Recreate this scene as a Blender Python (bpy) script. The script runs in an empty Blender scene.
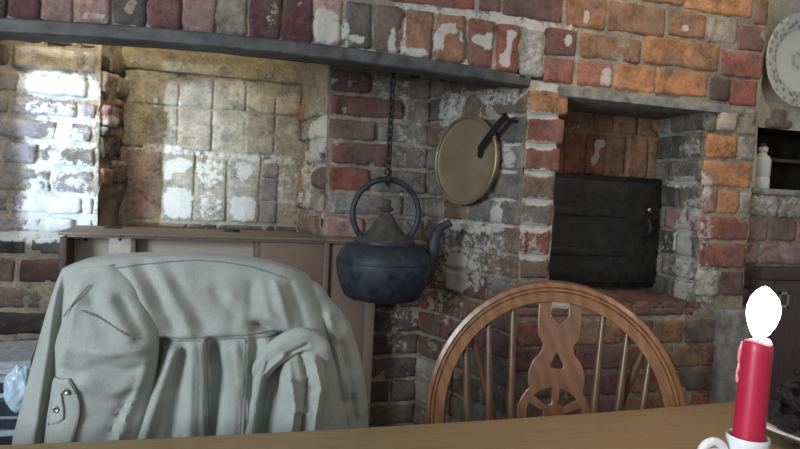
import bpy, bmesh, math, random
from mathutils import Vector, Matrix, noise
PI = math.pi
C = bpy.context.scene.collection
rng = random.Random(7)

# ------------------------------------------------------------------ basics
def lin(c):
    return tuple((x/255/12.92 if x/255 <= .04045 else ((x/255+.055)/1.055)**2.4) for x in c)

def link(name, verts, faces, mats, parent=None, smooth=True, cols=None, paint=None, midx=None):
    me = bpy.data.meshes.new(name)
    me.from_pydata([tuple(v) for v in verts], [], faces)
    if not isinstance(mats, (list, tuple)): mats = [mats]
    for m in mats: me.materials.append(m)
    if midx:
        me.polygons.foreach_set('material_index', midx)
    if smooth:
        me.polygons.foreach_set('use_smooth', [True]*len(me.polygons))
    if cols:
        a = me.attributes.new('Col', 'FLOAT_COLOR', 'POINT')
        a.data.foreach_set('color', [x for c in cols for x in (c[0], c[1], c[2], 1)])
    if paint:
        a = me.attributes.new('Paint', 'FLOAT', 'POINT')
        a.data.foreach_set('value', paint)
    me.update()
    o = bpy.data.objects.new(name, me)
    C.objects.link(o)
    if parent: o.parent = parent
    return o

def link_bm(name, bm, mat, parent=None, smooth=True, sharp=None):
    bmesh.ops.recalc_face_normals(bm, faces=bm.faces[:])
    me = bpy.data.meshes.new(name); bm.to_mesh(me); bm.free()
    me.materials.append(mat)
    if smooth:
        me.polygons.foreach_set('use_smooth', [True]*len(me.polygons))
        if sharp: me.set_sharp_from_angle(angle=sharp)
    o = bpy.data.objects.new(name, me); C.objects.link(o)
    if parent: o.parent = parent
    return o

def tag(o, label, cat, group=None, kind=None):
    o['label'] = label; o['category'] = cat
    if group: o['group'] = group
    if kind: o['kind'] = kind
    return o

def struct(o):
    o['kind'] = 'structure'; return o

def empty(name, loc, label, cat, group=None, rotz=0):
    o = bpy.data.objects.new(name, None); C.objects.link(o)
    o.location = loc; o.rotation_euler = (0, 0, rotz); o.empty_display_size = .02
    return tag(o, label, cat, group)

def add_box(bm, lo, hi, bev=0.0, seg=2, M=None):
    r = bmesh.ops.create_cube(bm, size=1)
    vs = r['verts']
    for v in vs:
        v.co = Vector([lo[i] + (v.co[i]+.5)*(hi[i]-lo[i]) for i in range(3)])
    es = set(e for v in vs for e in v.link_edges)
    if bev:
        r = bmesh.ops.bevel(bm, geom=list(es), offset=bev, segments=seg, affect='EDGES', profile=.5)
        vs = list({v for f in r['faces'] for v in f.verts} | {v for v in vs if v.is_valid})
    if M:
        for v in vs: v.co = M @ v.co
    return vs

def box_obj(name, lo, hi, mat, parent=None, bev=.003, smooth=True):
    bm = bmesh.new(); add_box(bm, lo, hi, bev)
    return link_bm(name, bm, mat, parent, smooth, .7)

def lathe(name, prof, mat, parent=None, seg=40, loc=(0, 0, 0), sharp=.8, axis=None):
    verts, faces = [], []
    n = len(prof)
    for k in range(seg):
        a = 2*PI*k/seg
        for r, z in prof:
            verts.append(Vector((r*math.cos(a), r*math.sin(a), z)))
    for k in range(seg):
        k2 = (k+1) % seg
        for i in range(n-1):
            faces.append((k*n+i, k2*n+i, k2*n+i+1, k*n+i+1))
    bm = bmesh.new()
    bv = [bm.verts.new(v) for v in verts]
    for f in faces: bm.faces.new([bv[i] for i in f])
    bmesh.ops.remove_doubles(bm, verts=bm.verts[:], dist=1e-5)
    M = Matrix.Translation(loc)
    if axis is not None:
        M = M @ Vector((0, 0, 1)).rotation_difference(Vector(axis)).to_matrix().to_4x4()
    for v in bm.verts: v.co = M @ v.co
    return link_bm(name, bm, mat, parent, True, sharp)

def tube_bm(bm, pts, rad, seg=10, closed=False, section=None, up=None):
    """sweep a circle (or section list of (a,b)) along pts; rad scalar or list"""
    pts = [Vector(p) for p in pts]; n = len(pts)
    if not isinstance(rad, (list, tuple)): rad = [rad]*n
    T = []
    for i in range(n):
        a = pts[(i-1) % n] if (closed or i > 0) else pts[i]
        b = pts[(i+1) % n] if (closed or i < n-1) else pts[i]
        T.append((b-a).normalized())
    u = Vector(up) if up else (Vector((0, 0, 1)) if abs(T[0].z) < .9 else Vector((1, 0, 0)))
    rings = []
    for i in range(n):
        if up: u = Vector(up)
        x = (u - T[i]*u.dot(T[i])).normalized(); y = T[i].cross(x)
        if not up: u = x
        sec = section if section else [(math.cos(2*PI*k/seg), math.sin(2*PI*k/seg)) for k in range(seg)]
        rings.append([bm.verts.new(pts[i] + (x*a + y*b)*rad[i]) for a, b in sec])
    m = len(rings[0])
    for i in range(n if closed else n-1):
        A, B = rings[i], rings[(i+1) % n]
        for k in range(m):
            bm.faces.new((A[k], A[(k+1) % m], B[(k+1) % m], B[k]))
    if not closed:
        bm.faces.new(rings[0][::-1]); bm.faces.new(rings[-1])

def tube(name, pts, rad, mat, parent=None, seg=10, closed=False, section=None, up=None, sharp=.9):
    bm = bmesh.new(); tube_bm(bm, pts, rad, seg, closed, section, up)
    return link_bm(name, bm, mat, parent, True, sharp)

def smooth_path(pts, n=8):
    pts = [Vector(p) for p in pts]; out = []
    for i in range(len(pts)-1):
        p0 = pts[max(i-1, 0)]; p1 = pts[i]; p2 = pts[i+1]; p3 = pts[min(i+2, len(pts)-1)]
        for k in range(n):
            t = k/n
            out.append(.5*((2*p1)+(p2-p0)*t+(2*p0-5*p1+4*p2-p3)*t*t+(3*p1-p0-3*p2+p3)*t**3))
    out.append(pts[-1]); return out

# ------------------------------------------------------------------ materials
def mat_new(name):
    m = bpy.data.materials.new(name); m.use_nodes = True
    nt = m.node_tree
    return m, nt, nt.nodes['Principled BSDF']

def nd(nt, t, **kw):
    n = nt.nodes.new(t)
    for k, v in kw.items():
        if k in n.inputs.keys(): n.inputs[k].default_value = v
        else: setattr(n, k, v)
    return n

def noise_node(nt, scale, detail=4, rough=.6, vec=None):
    n = nd(nt, 'ShaderNodeTexNoise'); n.inputs['Scale'].default_value = scale
    n.inputs['Detail'].default_value = detail; n.inputs['Roughness'].default_value = rough
    if vec: nt.links.new(vec, n.inputs['Vector'])
    return n

def ramp(nt, src, stops):
    r = nd(nt, 'ShaderNodeValToRGB')
    el = r.color_ramp.elements
    while len(el) < len(stops): el.new(.5)
    for e, (p, c) in zip(el, stops):
        e.position = p; e.color = (*c, 1) if len(c) == 3 else c
    nt.links.new(src, r.inputs[0]); return r

def mixc(nt, fac, a, b, mode='MIX'):
    n = nd(nt, 'ShaderNodeMix'); n.data_type = 'RGBA'; n.blend_type = mode
    for s, v in ((0, fac), (6, a), (7, b)):
        if hasattr(v, 'is_linked') or hasattr(v, 'links'): nt.links.new(v, n.inputs[s])
        elif s == 0: n.inputs[0].default_value = v
        else: n.inputs[s].default_value = (*v, 1)
    return n.outputs[2]

def math_n(nt, op, a, b=None, clamp=False):
    n = nd(nt, 'ShaderNodeMath'); n.operation = op; n.use_clamp = clamp
    for s, v in ((0, a), (1, b)):
        if v is None: continue
        if hasattr(v, 'links'): nt.links.new(v, n.inputs[s])
        else: n.inputs[s].default_value = v
    return n.outputs[0]

def bump(nt, bsdf, h, strength=.3, dist=.004):
    b = nd(nt, 'ShaderNodeBump'); b.inputs['Strength'].default_value = strength
    b.inputs['Distance'].default_value = dist
    nt.links.new(h, b.inputs['Height']); nt.links.new(b.outputs[0], bsdf.inputs['Normal'])

def coord(nt, kind='Object', scale=None):
    t = nd(nt, 'ShaderNodeTexCoord')
    if scale is None: return t.outputs[kind]
    m = nd(nt, 'ShaderNodeMapping'); m.inputs['Scale'].default_value = scale
    nt.links.new(t.outputs[kind], m.inputs[0]); return m.outputs[0]

def masonry(name, paint_col, var=.5, rough=.85, bstr=.5, fine=70):
    m, nt, b = mat_new(name)
    co = coord(nt)
    at = nd(nt, 'ShaderNodeAttribute'); at.attribute_name = 'Col'
    pa = nd(nt, 'ShaderNodeAttribute'); pa.attribute_name = 'Paint'
    n1 = noise_node(nt, 16, 5, .65, co); n2 = noise_node(nt, fine, 4, .7, co)
    n3 = noise_node(nt, 30, 6, .7, co)
    v = math_n(nt, 'ADD', math_n(nt, 'MULTIPLY', n1.outputs[0], .6), math_n(nt, 'MULTIPLY', n2.outputs[0], .4))
    r = ramp(nt, v, [(.30, (max(.12, 1-var*1.15),)*3), (.5, (1, 1, 1)), (.70, (1+var*.9,)*3)])
    c = mixc(nt, 1.0, at.outputs['Color'], r.outputs[0], 'MULTIPLY')
    # warm/grey mottling that belongs to the fired clay
    g = ramp(nt, noise_node(nt, 9, 3, .5, co).outputs[0], [(.40, (0, 0, 0)), (.68, (.75,)*3)])
    c = mixc(nt, g.outputs[0], c, mixc(nt, .6, c, (.155, .135, .115)))
    a_ = math_n(nt, 'MULTIPLY', math_n(nt, 'SUBTRACT', n3.outputs[0], .5), 1.7)
    b2 = math_n(nt, 'MULTIPLY', math_n(nt, 'SUBTRACT', n2.outputs[0], .5), 1.1)
    msk = math_n(nt, 'ADD', math_n(nt, 'SUBTRACT', math_n(nt, 'MULTIPLY', pa.outputs['Fac'], 1.2), .66), math_n(nt, 'ADD', a_, b2))
    msk = math_n(nt, 'MULTIPLY', math_n(nt, 'MULTIPLY', msk, 4, True), .85)
    # dark specks and pits
    n4 = noise_node(nt, 150, 3, .7, co)
    pit = ramp(nt, n4.outputs[0], [(.30, (.35,)*3), (.44, (1, 1, 1))])
    c = mixc(nt, .8, c, mixc(nt, 1.0, c, pit.outputs[0], 'MULTIPLY'))
    c = mixc(nt, msk, c, mixc(nt, n2.outputs[0], tuple(x*.75 for x in paint_col), paint_col))
    nt.links.new(c, b.inputs['Base Color'])
    b.inputs['Roughness'].default_value = rough
    b.inputs['Specular IOR Level'].default_value = .25
    h = math_n(nt, 'ADD', math_n(nt, 'MULTIPLY', n2.outputs[0], .6), math_n(nt, 'ADD', n3.outputs[0], math_n(nt, 'MULTIPLY', msk, .25)))
    bump(nt, b, h, bstr, .006)
    return m

def simple(name, col, rough=.6, metal=0, var=.25, scale=30, bstr=.15, spec=.5, stretch=None, dist=.003):
    m, nt, b = mat_new(name)
    co = coord(nt, 'Object', stretch)
    n = noise_node(nt, scale, 5, .6, co)
    r = ramp(nt, n.outputs[0], [(.3, tuple(x*(1-var) for x in col)), (.7, tuple(min(1, x*(1+var)) for x in col))])
    nt.links.new(r.outputs[0], b.inputs['Base Color'])
    rr = ramp(nt, n.outputs[0], [(.3, (max(0, rough-.08),)*3), (.7, (min(1, rough+.08),)*3)])
    nt.links.new(rr.outputs[0], b.inputs['Roughness'])
    b.inputs['Metallic'].default_value = metal
    b.inputs['Specular IOR Level'].default_value = spec
    if bstr: bump(nt, b, n.outputs[0], bstr, dist)
    return m

def wood(name, dark, light, stretch, scale=6, rough=.45, ring=18, spec=.5, bstr=.1):
    m, nt, b = mat_new(name)
    co = coord(nt, 'Object', stretch)
    n = noise_node(nt, scale, 6, .65, co)
    w = nd(nt, 'ShaderNodeTexWave'); w.wave_type = 'BANDS'; w.bands_direction = 'DIAGONAL'
    w.inputs['Scale'].default_value = ring*.25; w.inputs['Distortion'].default_value = 6
    w.inputs['Detail'].default_value = 3; nt.links.new(co, w.inputs[0])
    v = math_n(nt, 'ADD', math_n(nt, 'MULTIPLY', n.outputs[0], .65), math_n(nt, 'MULTIPLY', w.outputs[1], .35))
    r = ramp(nt, v, [(.25, dark), (.75, light)])
    nt.links.new(r.outputs[0], b.inputs['Base Color'])
    b.inputs['Roughness'].default_value = rough; b.inputs['Specular IOR Level'].default_value = spec
    bump(nt, b, v, bstr, .002)
    return m

M = {}
M['brick'] = masonry('old_brick', (.56, .54, .48), .7)
M['mortar'] = masonry('lime_mortar', (.58, .56, .51), .5, .95, .8)
M['brickw'] = masonry('whitewashed_daylit_brick', (.60, .61, .61), .6)  # limewash of the left pier, with its daylight mixed into the colour
M['plaster'] = masonry('cream_plaster', (.6, .55, .44), .12, .9, .25)
M['iron'] = simple('black_iron', (.03, .03, .03), .5, .6, .4, 40, .35)
M['castiron'] = simple('sooty_cast_iron', (.036, .041, .054), .55, .35, .5, 35, .25)
M['kettlelid'] = simple('dusty_iron_lid', (.075, .068, .062), .7, .2, .4, 50, .3)
M['bar'] = simple('grey_iron_bar', (.085, .085, .082), .6, .3, .55, 22, .4)
M['slab'] = simple('grey_stone_slab', (.22, .21, .19), .85, 0, .5, 28, .6)
M['pan'] = simple('dull_brass', (.25, .185, .12), .5, .35, .15, 9, .05)
M['panrim'] = simple('worn_brass_edge', (.32, .25, .16), .38, .6, .15, 20, .05)
M['table'] = wood('oak_table', (.21, .135, .062), (.34, .235, .12), (3, 40, 40), 3, .42)
M['chair'] = wood('elm_chair', (.14, .062, .026), (.215, .105, .046), (14, 14, 5), 3, .28, ring=7)
M['splat'] = wood('elm_chair_splat', (.105, .046, .02), (.165, .075, .034), (14, 14, 5), 3, .3, ring=7)  # darker elm: the splat's lack of front light is put into its colour
M['chairdark'] = wood('elm_chair_spindle', (.075, .04, .024), (.115, .062, .036), (20, 20, 3), 3, .28, ring=7)
M['chest'] = wood('old_pine', (.13, .095, .07), (.22, .17, .13), (5, 30, 30), 4, .7, bstr=.2)
M['chestpale'] = wood('pale_pine_panel', (.40, .33, .27), (.52, .45, .38), (5, 30, 30), 4, .75, bstr=.2)  # paler pine, with light on the recessed panel put into the colour
M['chestdark'] = wood('dark_pine', (.05, .034, .026), (.09, .06, .045), (30, 30, 5), 4, .7)
M['chestred'] = wood('reddish_pine_panel', (.16, .10, .07), (.24, .16, .115), (5, 30, 30), 4, .7)
M['soot'] = simple('soot', (.03, .027, .024), .95, 0, .5, 18, .5, .1)
M['floor'] = simple('flagstone', (.16, .14, .12), .8, 0, .4, 6, .3)
M['porcelain'] = simple('white_glazed_china', (.80, .80, .80), .18, 0, .03, 20, 0)
M['stoneware'] = simple('pale_stoneware', (.6, .59, .54), .4, 0, .1, 20, 0)
M['paper'] = simple('newsprint', (.36, .38, .40), .8, 0, .3, 60, .1)
M['darkpaper'] = simple('dark_magazine_cover', (.03, .04, .06), .3, 0, .6, 25, .1)
M['bluepaper'] = simple('pale_blue_glossy_wrapper', (.5, .66, .80), .22, 0, .3, 18, .3)
M['coal'] = simple('black_coal', (.006, .006, .007), .25, 0, .5, 60, .5)
M['darkwood'] = wood('dark_oak', (.04, .026, .023), (.08, .052, .045), (20, 20, 4), 4, .55)
M['metal'] = simple('dull_metal_snap', (.35, .34, .31), .35, .9, .1, 30, 0)
M['whitepaint'] = simple('white_gloss_sill', (.7, .7, .68), .4, 0, .05, 10, 0)

# wax, wick, flame
m, nt, b = mat_new('red_wax'); M['wax'] = m
b.inputs['Base Color'].default_value = (.50, .016, .06, 1); b.inputs['Roughness'].default_value = .38
b.inputs['Subsurface Weight'].default_value = .35; b.inputs['Subsurface Radius'].default_value = (.02, .004, .004)
b.inputs['Subsurface Scale'].default_value = .4
m, nt, b = mat_new('melted_wax'); M['melt'] = m
b.inputs['Base Color'].default_value = (.85, .30, .34, 1); b.inputs['Roughness'].default_value = .2
b.inputs['Subsurface Weight'].default_value = .3; b.inputs['Subsurface Radius'].default_value = (.02, .006, .006)
m, nt, b = mat_new('candle_flame'); M['flame'] = m
b.inputs['Base Color'].default_value = (1, .9, .85, 1)
b.inputs['Emission Color'].default_value = (1, .86, .80, 1); b.inputs['Emission Strength'].default_value = 14

# cloth
m, nt, b = mat_new('sage_cotton'); M['cloth'] = m
co = coord(nt)
n1 = noise_node(nt, 12, 4, .6, co); n2 = noise_node(nt, 420, 2, .5, co)
r = ramp(nt, n1.outputs[0], [(.3, (.265, .285, .255)), (.7, (.325, .345, .31))])
nt.links.new(mixc(nt, .25, r.outputs[0], mixc(nt, 1.0, r.outputs[0], ramp(nt, n2.outputs[0], [(.3, (.6,)*3), (.7, (1.3,)*3)]).outputs[0], 'MULTIPLY')), b.inputs['Base Color'])
b.inputs['Roughness'].default_value = .85; b.inputs['Sheen Weight'].default_value = .15
b.inputs['Specular IOR Level'].default_value = .2
n3 = noise_node(nt, 55, 5, .65, co)
bump(nt, b, math_n(nt, 'ADD', n3.outputs[0], math_n(nt, 'MULTIPLY', n2.outputs[0], .2)), .22, .004)
M['stitch'] = simple('dark_stitching', (.15, .16, .14), .9, 0, .1, 60, 0)
M['lining'] = simple('jacket_lining', (.17, .165, .135), .9, 0, .15, 40, .1)

# plate with a green-grey leafy border
m, nt, b = mat_new('patterned_china'); M['plate'] = m
co = coord(nt)
sp = nd(nt, 'ShaderNodeSeparateXYZ'); nt.links.new(co, sp.inputs[0])
rad = math_n(nt, 'SQRT', math_n(nt, 'ADD', math_n(nt, 'POWER', sp.outputs[0], 2.0), math_n(nt, 'POWER', sp.outputs[2], 2.0)))
band = ramp(nt, math_n(nt, 'MULTIPLY', rad, 1/.15), [(0.0, (.12,)*3), (.16, (.75,)*3), (.27, (0,)*3), (.64, (0,)*3), (.68, (1,)*3), (.92, (1,)*3), (.97, (.8,)*3)])
band.color_ramp.interpolation = 'LINEAR'
vo = nd(nt, 'ShaderNodeTexVoronoi'); vo.inputs['Scale'].default_value = 60; nt.links.new(co, vo.inputs[0])
leaf = ramp(nt, vo.outputs[0], [(.25, (1,)*3), (.6, (.35,)*3)])
f = math_n(nt, 'MULTIPLY', band.outputs[0], leaf.outputs[0])
nt.links.new(mixc(nt, f, (.52, .52, .46), (.17, .18, .13)), b.inputs['Base Color'])
b.inputs['Roughness'].default_value = .25

# ------------------------------------------------------------------ brickwork
PAL = {k: lin(v) for k, v in dict(
    RED=(136, 86, 74), REDW=(150, 98, 82), ORG=(172, 122, 86), RST=(150, 90, 62), BRN=(138, 102, 78), TAN=(165, 122, 90),
    PLUM=(110, 77, 72), DPLUM=(84, 54, 56), GREY=(120, 114, 106), DGREY=(88, 82, 78), PINK=(150, 118, 112), STONE=(158, 146, 132),
    SOOT=(58, 52, 48), GBR=(112, 94, 82), BLK=(60, 46, 42), BLOCK=(150, 141, 124), BLOCKR=(152, 128, 118), PALE=(150, 144, 132), LIL=(126, 119, 122)).items()}
MORT = lin((146, 136, 119))

def nz(x, y, z, s): return noise.noise(Vector((x*s, y*s, z*s)))

def blobs_at(bl, u, v, base):
    p = base
    for (bu, bv, ru, rv, s) in bl:
        d = (abs((u-bu)/ru)**3.4 + abs((v-bv)/rv)**3.4)**.6
        if d < 1.6:
            p = max(p, s*min(1, max(0, (1.6-d)/1.1)))
    return p

def brick_wall(name, O, U, V, N, bricks, mortar, blobs=(), base=.12, seed=1, mats=None, mcol=MORT, jit=.0035, hgt=.0048,
               mbase=None, rough=1.0, rr=.0060, mblobs=None, mh=-.0015):
    """bricks (u0,v0,u1,v1,key|color[,h]) as rounded, chipped blocks over a trowelled mortar bed, one mesh"""
    O, U, V, N = Vector(O), Vector(U).normalized(), Vector(V).normalized(), Vector(N).normalized()
    R = random.Random(seed); so = seed*3.17
    vs, fs, cs, ps, mi = [], [], [], [], []
    if mblobs is None: mblobs = blobs
    def put(u, v, h): vs.append(O+U*u+V*v+N*h)
    for (u0, v0, u1, v1) in mortar:
        nu = max(1, int((u1-u0)/.013)); nv = max(1, int((v1-v0)/.013)); b0 = len(vs)
        for j in range(nv+1):
            for i in range(nu+1):
                u = u0+(u1-u0)*i/nu; v = v0+(v1-v0)*j/nv
                h = mh + .0055*min(1.6, rough)*nz(u, v, so, 38) + .006*rough*nz(u, v, so+5, 11)
                put(u, v, h)
                k = 1+.22*nz(u, v, so+9, 7)
                cs.append(tuple(c*k for c in mcol)); ps.append(blobs_at(mblobs, u, v, base if mbase is None else mbase))
        for j in range(nv):
            for i in range(nu):
                a = b0+j*(nu+1)+i; fs.append((a, a+1, a+nu+2, a+nu+1)); mi.append(1)
    for br in bricks:
        u0, v0, u1, v1, key = br[:5]
        hh = (br[5] if len(br) > 5 else hgt) + R.uniform(-.0025, .0025)
        col = PAL[key] if isinstance(key, str) else key
        k = R.uniform(.86, 1.14); w = R.uniform(-.06, .06)
        col = (col[0]*k*(1+w), col[1]*k, col[2]*k*(1-w))
        u0 -= .0042; u1 += .0042; v0 -= .0036; v1 += .0036
        W, H = u1-u0, v1-v0
        if W < .01 or H < .01: continue
        def gridv(L_):
            n_ = max(2, int((L_-.007)/.009)); return [0]+[.0035+(L_-.007)*i/n_ for i in range(n_+1)]+[L_]
        gu, gv = gridv(W), gridv(H); nu, nv = len(gu)-1, len(gv)-1; b0 = len(vs)
        t1, t2 = R.uniform(-.02, .02), R.uniform(-.02, .02)
        for j in range(nv+1):
            for i in range(nu+1):
                s, t = gu[i]/W, gv[j]/H
                u, v = u0+s*W, v0+t*H
                du, dv = min(s, 1-s)*W, min(t, 1-t)*H
                q = max(0, 1-du/rr)**2.4 + max(0, 1-dv/rr)**2.4
                e = min(1, q)
                h = hh*(1-e) - .007*e**3
                h += .0045*rough*nz(u, v, so+20, 24)*(1-.5*e) + .002*rough*nz(u, v, so+31, 80) + (s-.5)*W*t1 + (t-.5)*H*t2
                cut = nz(u, v, so+40, 16)
                if cut > .45: h -= (cut-.45)*.03*rough
                uu = u + jit*(nz(u, v, so+50, 22)+.6*nz(u, v, so+51, 60)); vv = v + jit*(nz(u, v, so+60, 22)+.6*nz(u, v, so+61, 60))
                # round the corners in plan
                cr = min(.010, W*.2, H*.2)
                if du < cr and dv < cr:
                    d = math.hypot(cr-du, cr-dv)
                    if d > cr*.8:
                        f = (d-cr*.8)*.8
                        uu += f*(.7 if s < .5 else -.7); vv += f*(.7 if t < .5 else -.7)
                put(uu, vv, h)
                kk = 1+.18*nz(u, v, so+70, 14)
                cs.append((col[0]*kk, col[1]*kk, col[2]*kk)); ps.append(blobs_at(blobs, u, v, base))
        for j in range(nv):
            for i in range(nu):
                a = b0+j*(nu+1)+i; fs.append((a, a+1, a+nu+2, a+nu+1)); mi.append(0)
    if U.cross(V).dot(N) < 0: fs = [f[::-1] for f in fs]
    return struct(link(name, vs, fs, mats or [M['brick'], M['mortar']], cols=cs, paint=ps, midx=mi))

def courses(zs, u0, u1, keys, L=.225, gap=.012, seed=1, half=True):
    R = random.Random(seed); out = []
    for k in range(len(zs)-1):
        a, b = sorted((zs[k], zs[k+1]))
        u = u0 - (R.uniform(0, L*.6))
        while u < u1:
            w = L*R.uniform(.9, 1.05)*(.5 if (half and R.random() < .35) else 1)
            x0, x1 = max(u, u0), min(u+w, u1)
            if x1-x0 > .03: out.append((x0+gap/2, a+gap/2, x1-gap/2, b-gap/2, R.choice(keys)))
            u += w
    return out

YF = 1.65                                   # face of the chimney breast
YL, YR, YB = 2.20, 2.05, 2.40               # inner left pier, inner right pier, back of the alcove
def zl(x):                                  # cambered iron bar, its top edge
    return 1.421 - .022*min(2.2, ((x-.18)/.66)**2)

# --- chimney breast: bricks on edge over the bar, stretchers to the right, pillar, pier, wall below the oven
SOLD = [(-.517, -.456, 'DPLUM'), (-.448, -.392, 'DPLUM'), (-.384, -.321, 'PINK'), (-.31, -.245, 'PINK'), (-.234, -.166, 'DGREY'),
        (-.155, -.09, 'PLUM'), (-.081, -.01, 'PINK'), (.002, .063, 'GREY'), (.076, .146, 'DPLUM'), (.154, .226, 'DPLUM'),
        (.236, .301, 'PINK'), (.314, .377, 'DGREY'), (.391, .461, 'GBR'), (.475, .548, 'BRN'), (.562, .64, 'BRN'),
        (.658, .726, 'RED'), (.742, .805, 'RED'), (.816, .882, 'PALE')]
br = []
for x0, x1, k in SOLD:
    z0 = zl((x0+x1)/2)+.012; br.append((x0, z0, x1, min(z0+.125, 1.547), k))
x = -.53
while x > -1.25:
    br.append((x-.066, 1.40+.012, x, 1.535, rng.choice(['DPLUM', 'PLUM', 'PINK']))); x -= .078
UP = [(.428, 1.568, .664, 1.632, 'RED'), (.682, 1.572, .741, 1.639, 'PLUM'), (.753, 1.569, .933, 1.645, 'PLUM'),
      (.949, 1.562, 1.073, 1.645, 'BRN'), (1.088, 1.565, 1.276, 1.648, 'BRN'), (1.295, 1.575, 1.421, 1.645, 'BRN'),
      (1.441, 1.573, 1.546, 1.645, 'STONE'), (1.555, 1.563, 1.650, 1.634, 'RED'), (.796, 1.665, .967, 1.735, 'RED'),
      (.984, 1.665, 1.17, 1.738, 'ORG'), (1.186, 1.665, 1.336, 1.74, 'ORG'), (1.353, 1.66, 1.595, 1.736, 'ORG'),
      (1.615, 1.647, 1.655, 1.719, 'BRN'), (.890, 1.477, .982, 1.549, 'PLUM'), (.999, 1.479, 1.200, 1.545, 'BRN'),
      (1.218, 1.485, 1.481, 1.562, 'ORG'), (1.498, 1.478, 1.652, 1.553, 'RED'), (.892, 1.400, .978, 1.467, 'RED'),
      (.998, 1.400, 1.107, 1.469, 'REDW'), (1.121, 1.398, 1.256, 1.471, 'ORG'), (1.267, 1.401, 1.448, 1.474, 'ORG'),
      (1.461, 1.398, 1.529, 1.465, 'SOOT'), (1.541, 1.390, 1.634, 1.466, 'RED')]
br += UP
br += courses([1.563, 1.643], -1.25, .42, ['PLUM', 'RED', 'DPLUM', 'PINK'], seed=3)
br += courses([1.652, 1.735], -1.25, .785, ['PLUM', 'RED', 'DPLUM', 'PINK'], seed=4)
br += courses([1.745+.078*i for i in range(8)], -1.25, 1.66, ['PLUM', 'RED', 'ORG', 'BRN'], seed=5)
PZ = [1.381, 1.301, 1.216, 1.139, 1.056, .982, .898, .828, .745]
PK = ['TAN', 'RED', 'RED', 'GBR', 'GREY', 'RED', 'GBR', 'PLUM']
for i, k in enumerate(PK):
    br.append((.852, PZ[i+1]+.008, [.965, .957, .950, .940, .938, .936, .937, .936][i], PZ[i]-.008, k, .006))
br += [(1.462, 1.301, 1.490, 1.359, 'GREY'), (1.496, 1.305, 1.561, 1.361, 'STONE', .014), (1.570, 1.30, 1.64, 1.375, 'STONE'),
       (1.465, 1.220, 1.572, 1.290, 'ORG'), (1.584, 1.22, 1.642, 1.29, 'PALE'), (1.460, 1.134, 1.640, 1.208, 'ORG'),
       (1.464, 1.050, 1.513, 1.120, 'PINK'), (1.520, 1.049, 1.600, 1.117, 'ORG'), (1.608, 1.05, 1.645, 1.118, 'STONE'),
       (1.463, .965, 1.64, 1.036, 'RED'), (1.468, .878, 1.64, .950, 'RED'), (1.462, .788, 1.55, .862, 'PALE'), (1.56, .788, 1.64, .862, 'PLUM')]
lowz = [.755, .682, .606, .528, .45, .37, .29, .21, .13, .05]
br += courses([.745, .72], .85, 1.46, ['RED', 'PLUM'], seed=9, half=False)
br += courses([.712-.078*i for i in range(10)], .85, 1.64, ['GBR', 'RED', 'BRN', 'PLUM', 'GBR'], seed=10)
mort = [(-1.25, 1.40, .845, 2.4), (.845, 1.374, 1.655, 2.4), (.845, 0, .945, 1.374), (1.457, 0, 1.65, 1.374), (.945, 0, 1.457, .757)]
fb = [(.035, 1.44, .03, .05, .3), (.265, 1.475, .035, .05, .95), (.31, 1.44, .02, .06, .75), (.345, 1.455, .02, .015, .9), (.44, 1.45, .012, .05, .9), (.47, 1.47, .012, .06, .8),
      (.50, 1.438, .045, .012, .95), (.57, 1.47, .018, .03, .9), (.595, 1.51, .028, .018, .98), (.63, 1.50, .01, .03, .8), (.692, 1.49, .032, .016, 1.1), (.712, 1.49, .016, .024, 1.1),
      (.775, 1.49, .011, .035, 1.05), (.765, 1.445, .016, .02, 1.05), (.785, 1.515, .012, .012, .9), (.85, 1.47, .04, .06, .62), (-.49, 1.49, .03, .05, .7), (-.27, 1.435, .03, .015, .7), (.13, 1.48, .02, .05, .5),
      (1.01, 1.59, .012, .02, .95), (.955, 1.52, .012, .02, .9), (1.09, 1.43, .02, .035, .95), (1.35, 1.60, .014, .01, .95),
      (1.30, 1.55, .3, .02, .3), (.90, 1.20, .03, .05, .3), (.88, 1.02, .04, .05, .5), (.87, .93, .05, .05, .55), (1.48, 1.0, .04, .10, .6), (1.49, .82, .05, .08, .7), (1.47, 1.13, .03, .05, .7)]
for z in PZ[:7]: fb.append((.885, z, .06, .009, 1.2))
mb = fb + [(.3, 1.425, .7, .014, .75), (.7, 1.555, .3, .02, .8), (1.2, 1.47, .35, .02, .5), (.86, 1.5, .04, .1, .8)]
brick_wall('wall_back', (0, YF, 0), (1, 0, 0), (0, 0, 1), (0, -1, 0), br, mort, fb, .1, 2, mblobs=mb, mbase=.2)
# iron chimney bar (slightly cambered) and the dark underside behind it
bm = bmesh.new()
xs = [-1.25+2.08*i/40 for i in range(41)]
pts = [(x, YF-.012, zl(x)-.017) for x in xs]
tube_bm(bm, pts, [1]*38+[.95, .8, .55], 8, section=[(.017, -.035), (.017, .035), (.013, .039), (-.013, .039), (-.017, .035), (-.017, -.035), (-.013, -.039), (.013, -.039)], up=(0, 0, 1))
o = struct(link_bm('lintel', bm, M['bar'], sharp=.6))
bm = bmesh.new(); add_box(bm, (-1.25, YF+.004, 1.40), (.92, YF+.10, 1.425)); add_box(bm, (-1.25, YF+.05, 1.42), (.92, YF+.11, 2.4))
struct(link_bm('wall_breast_underside', bm, M['soot'], smooth=False))

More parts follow.
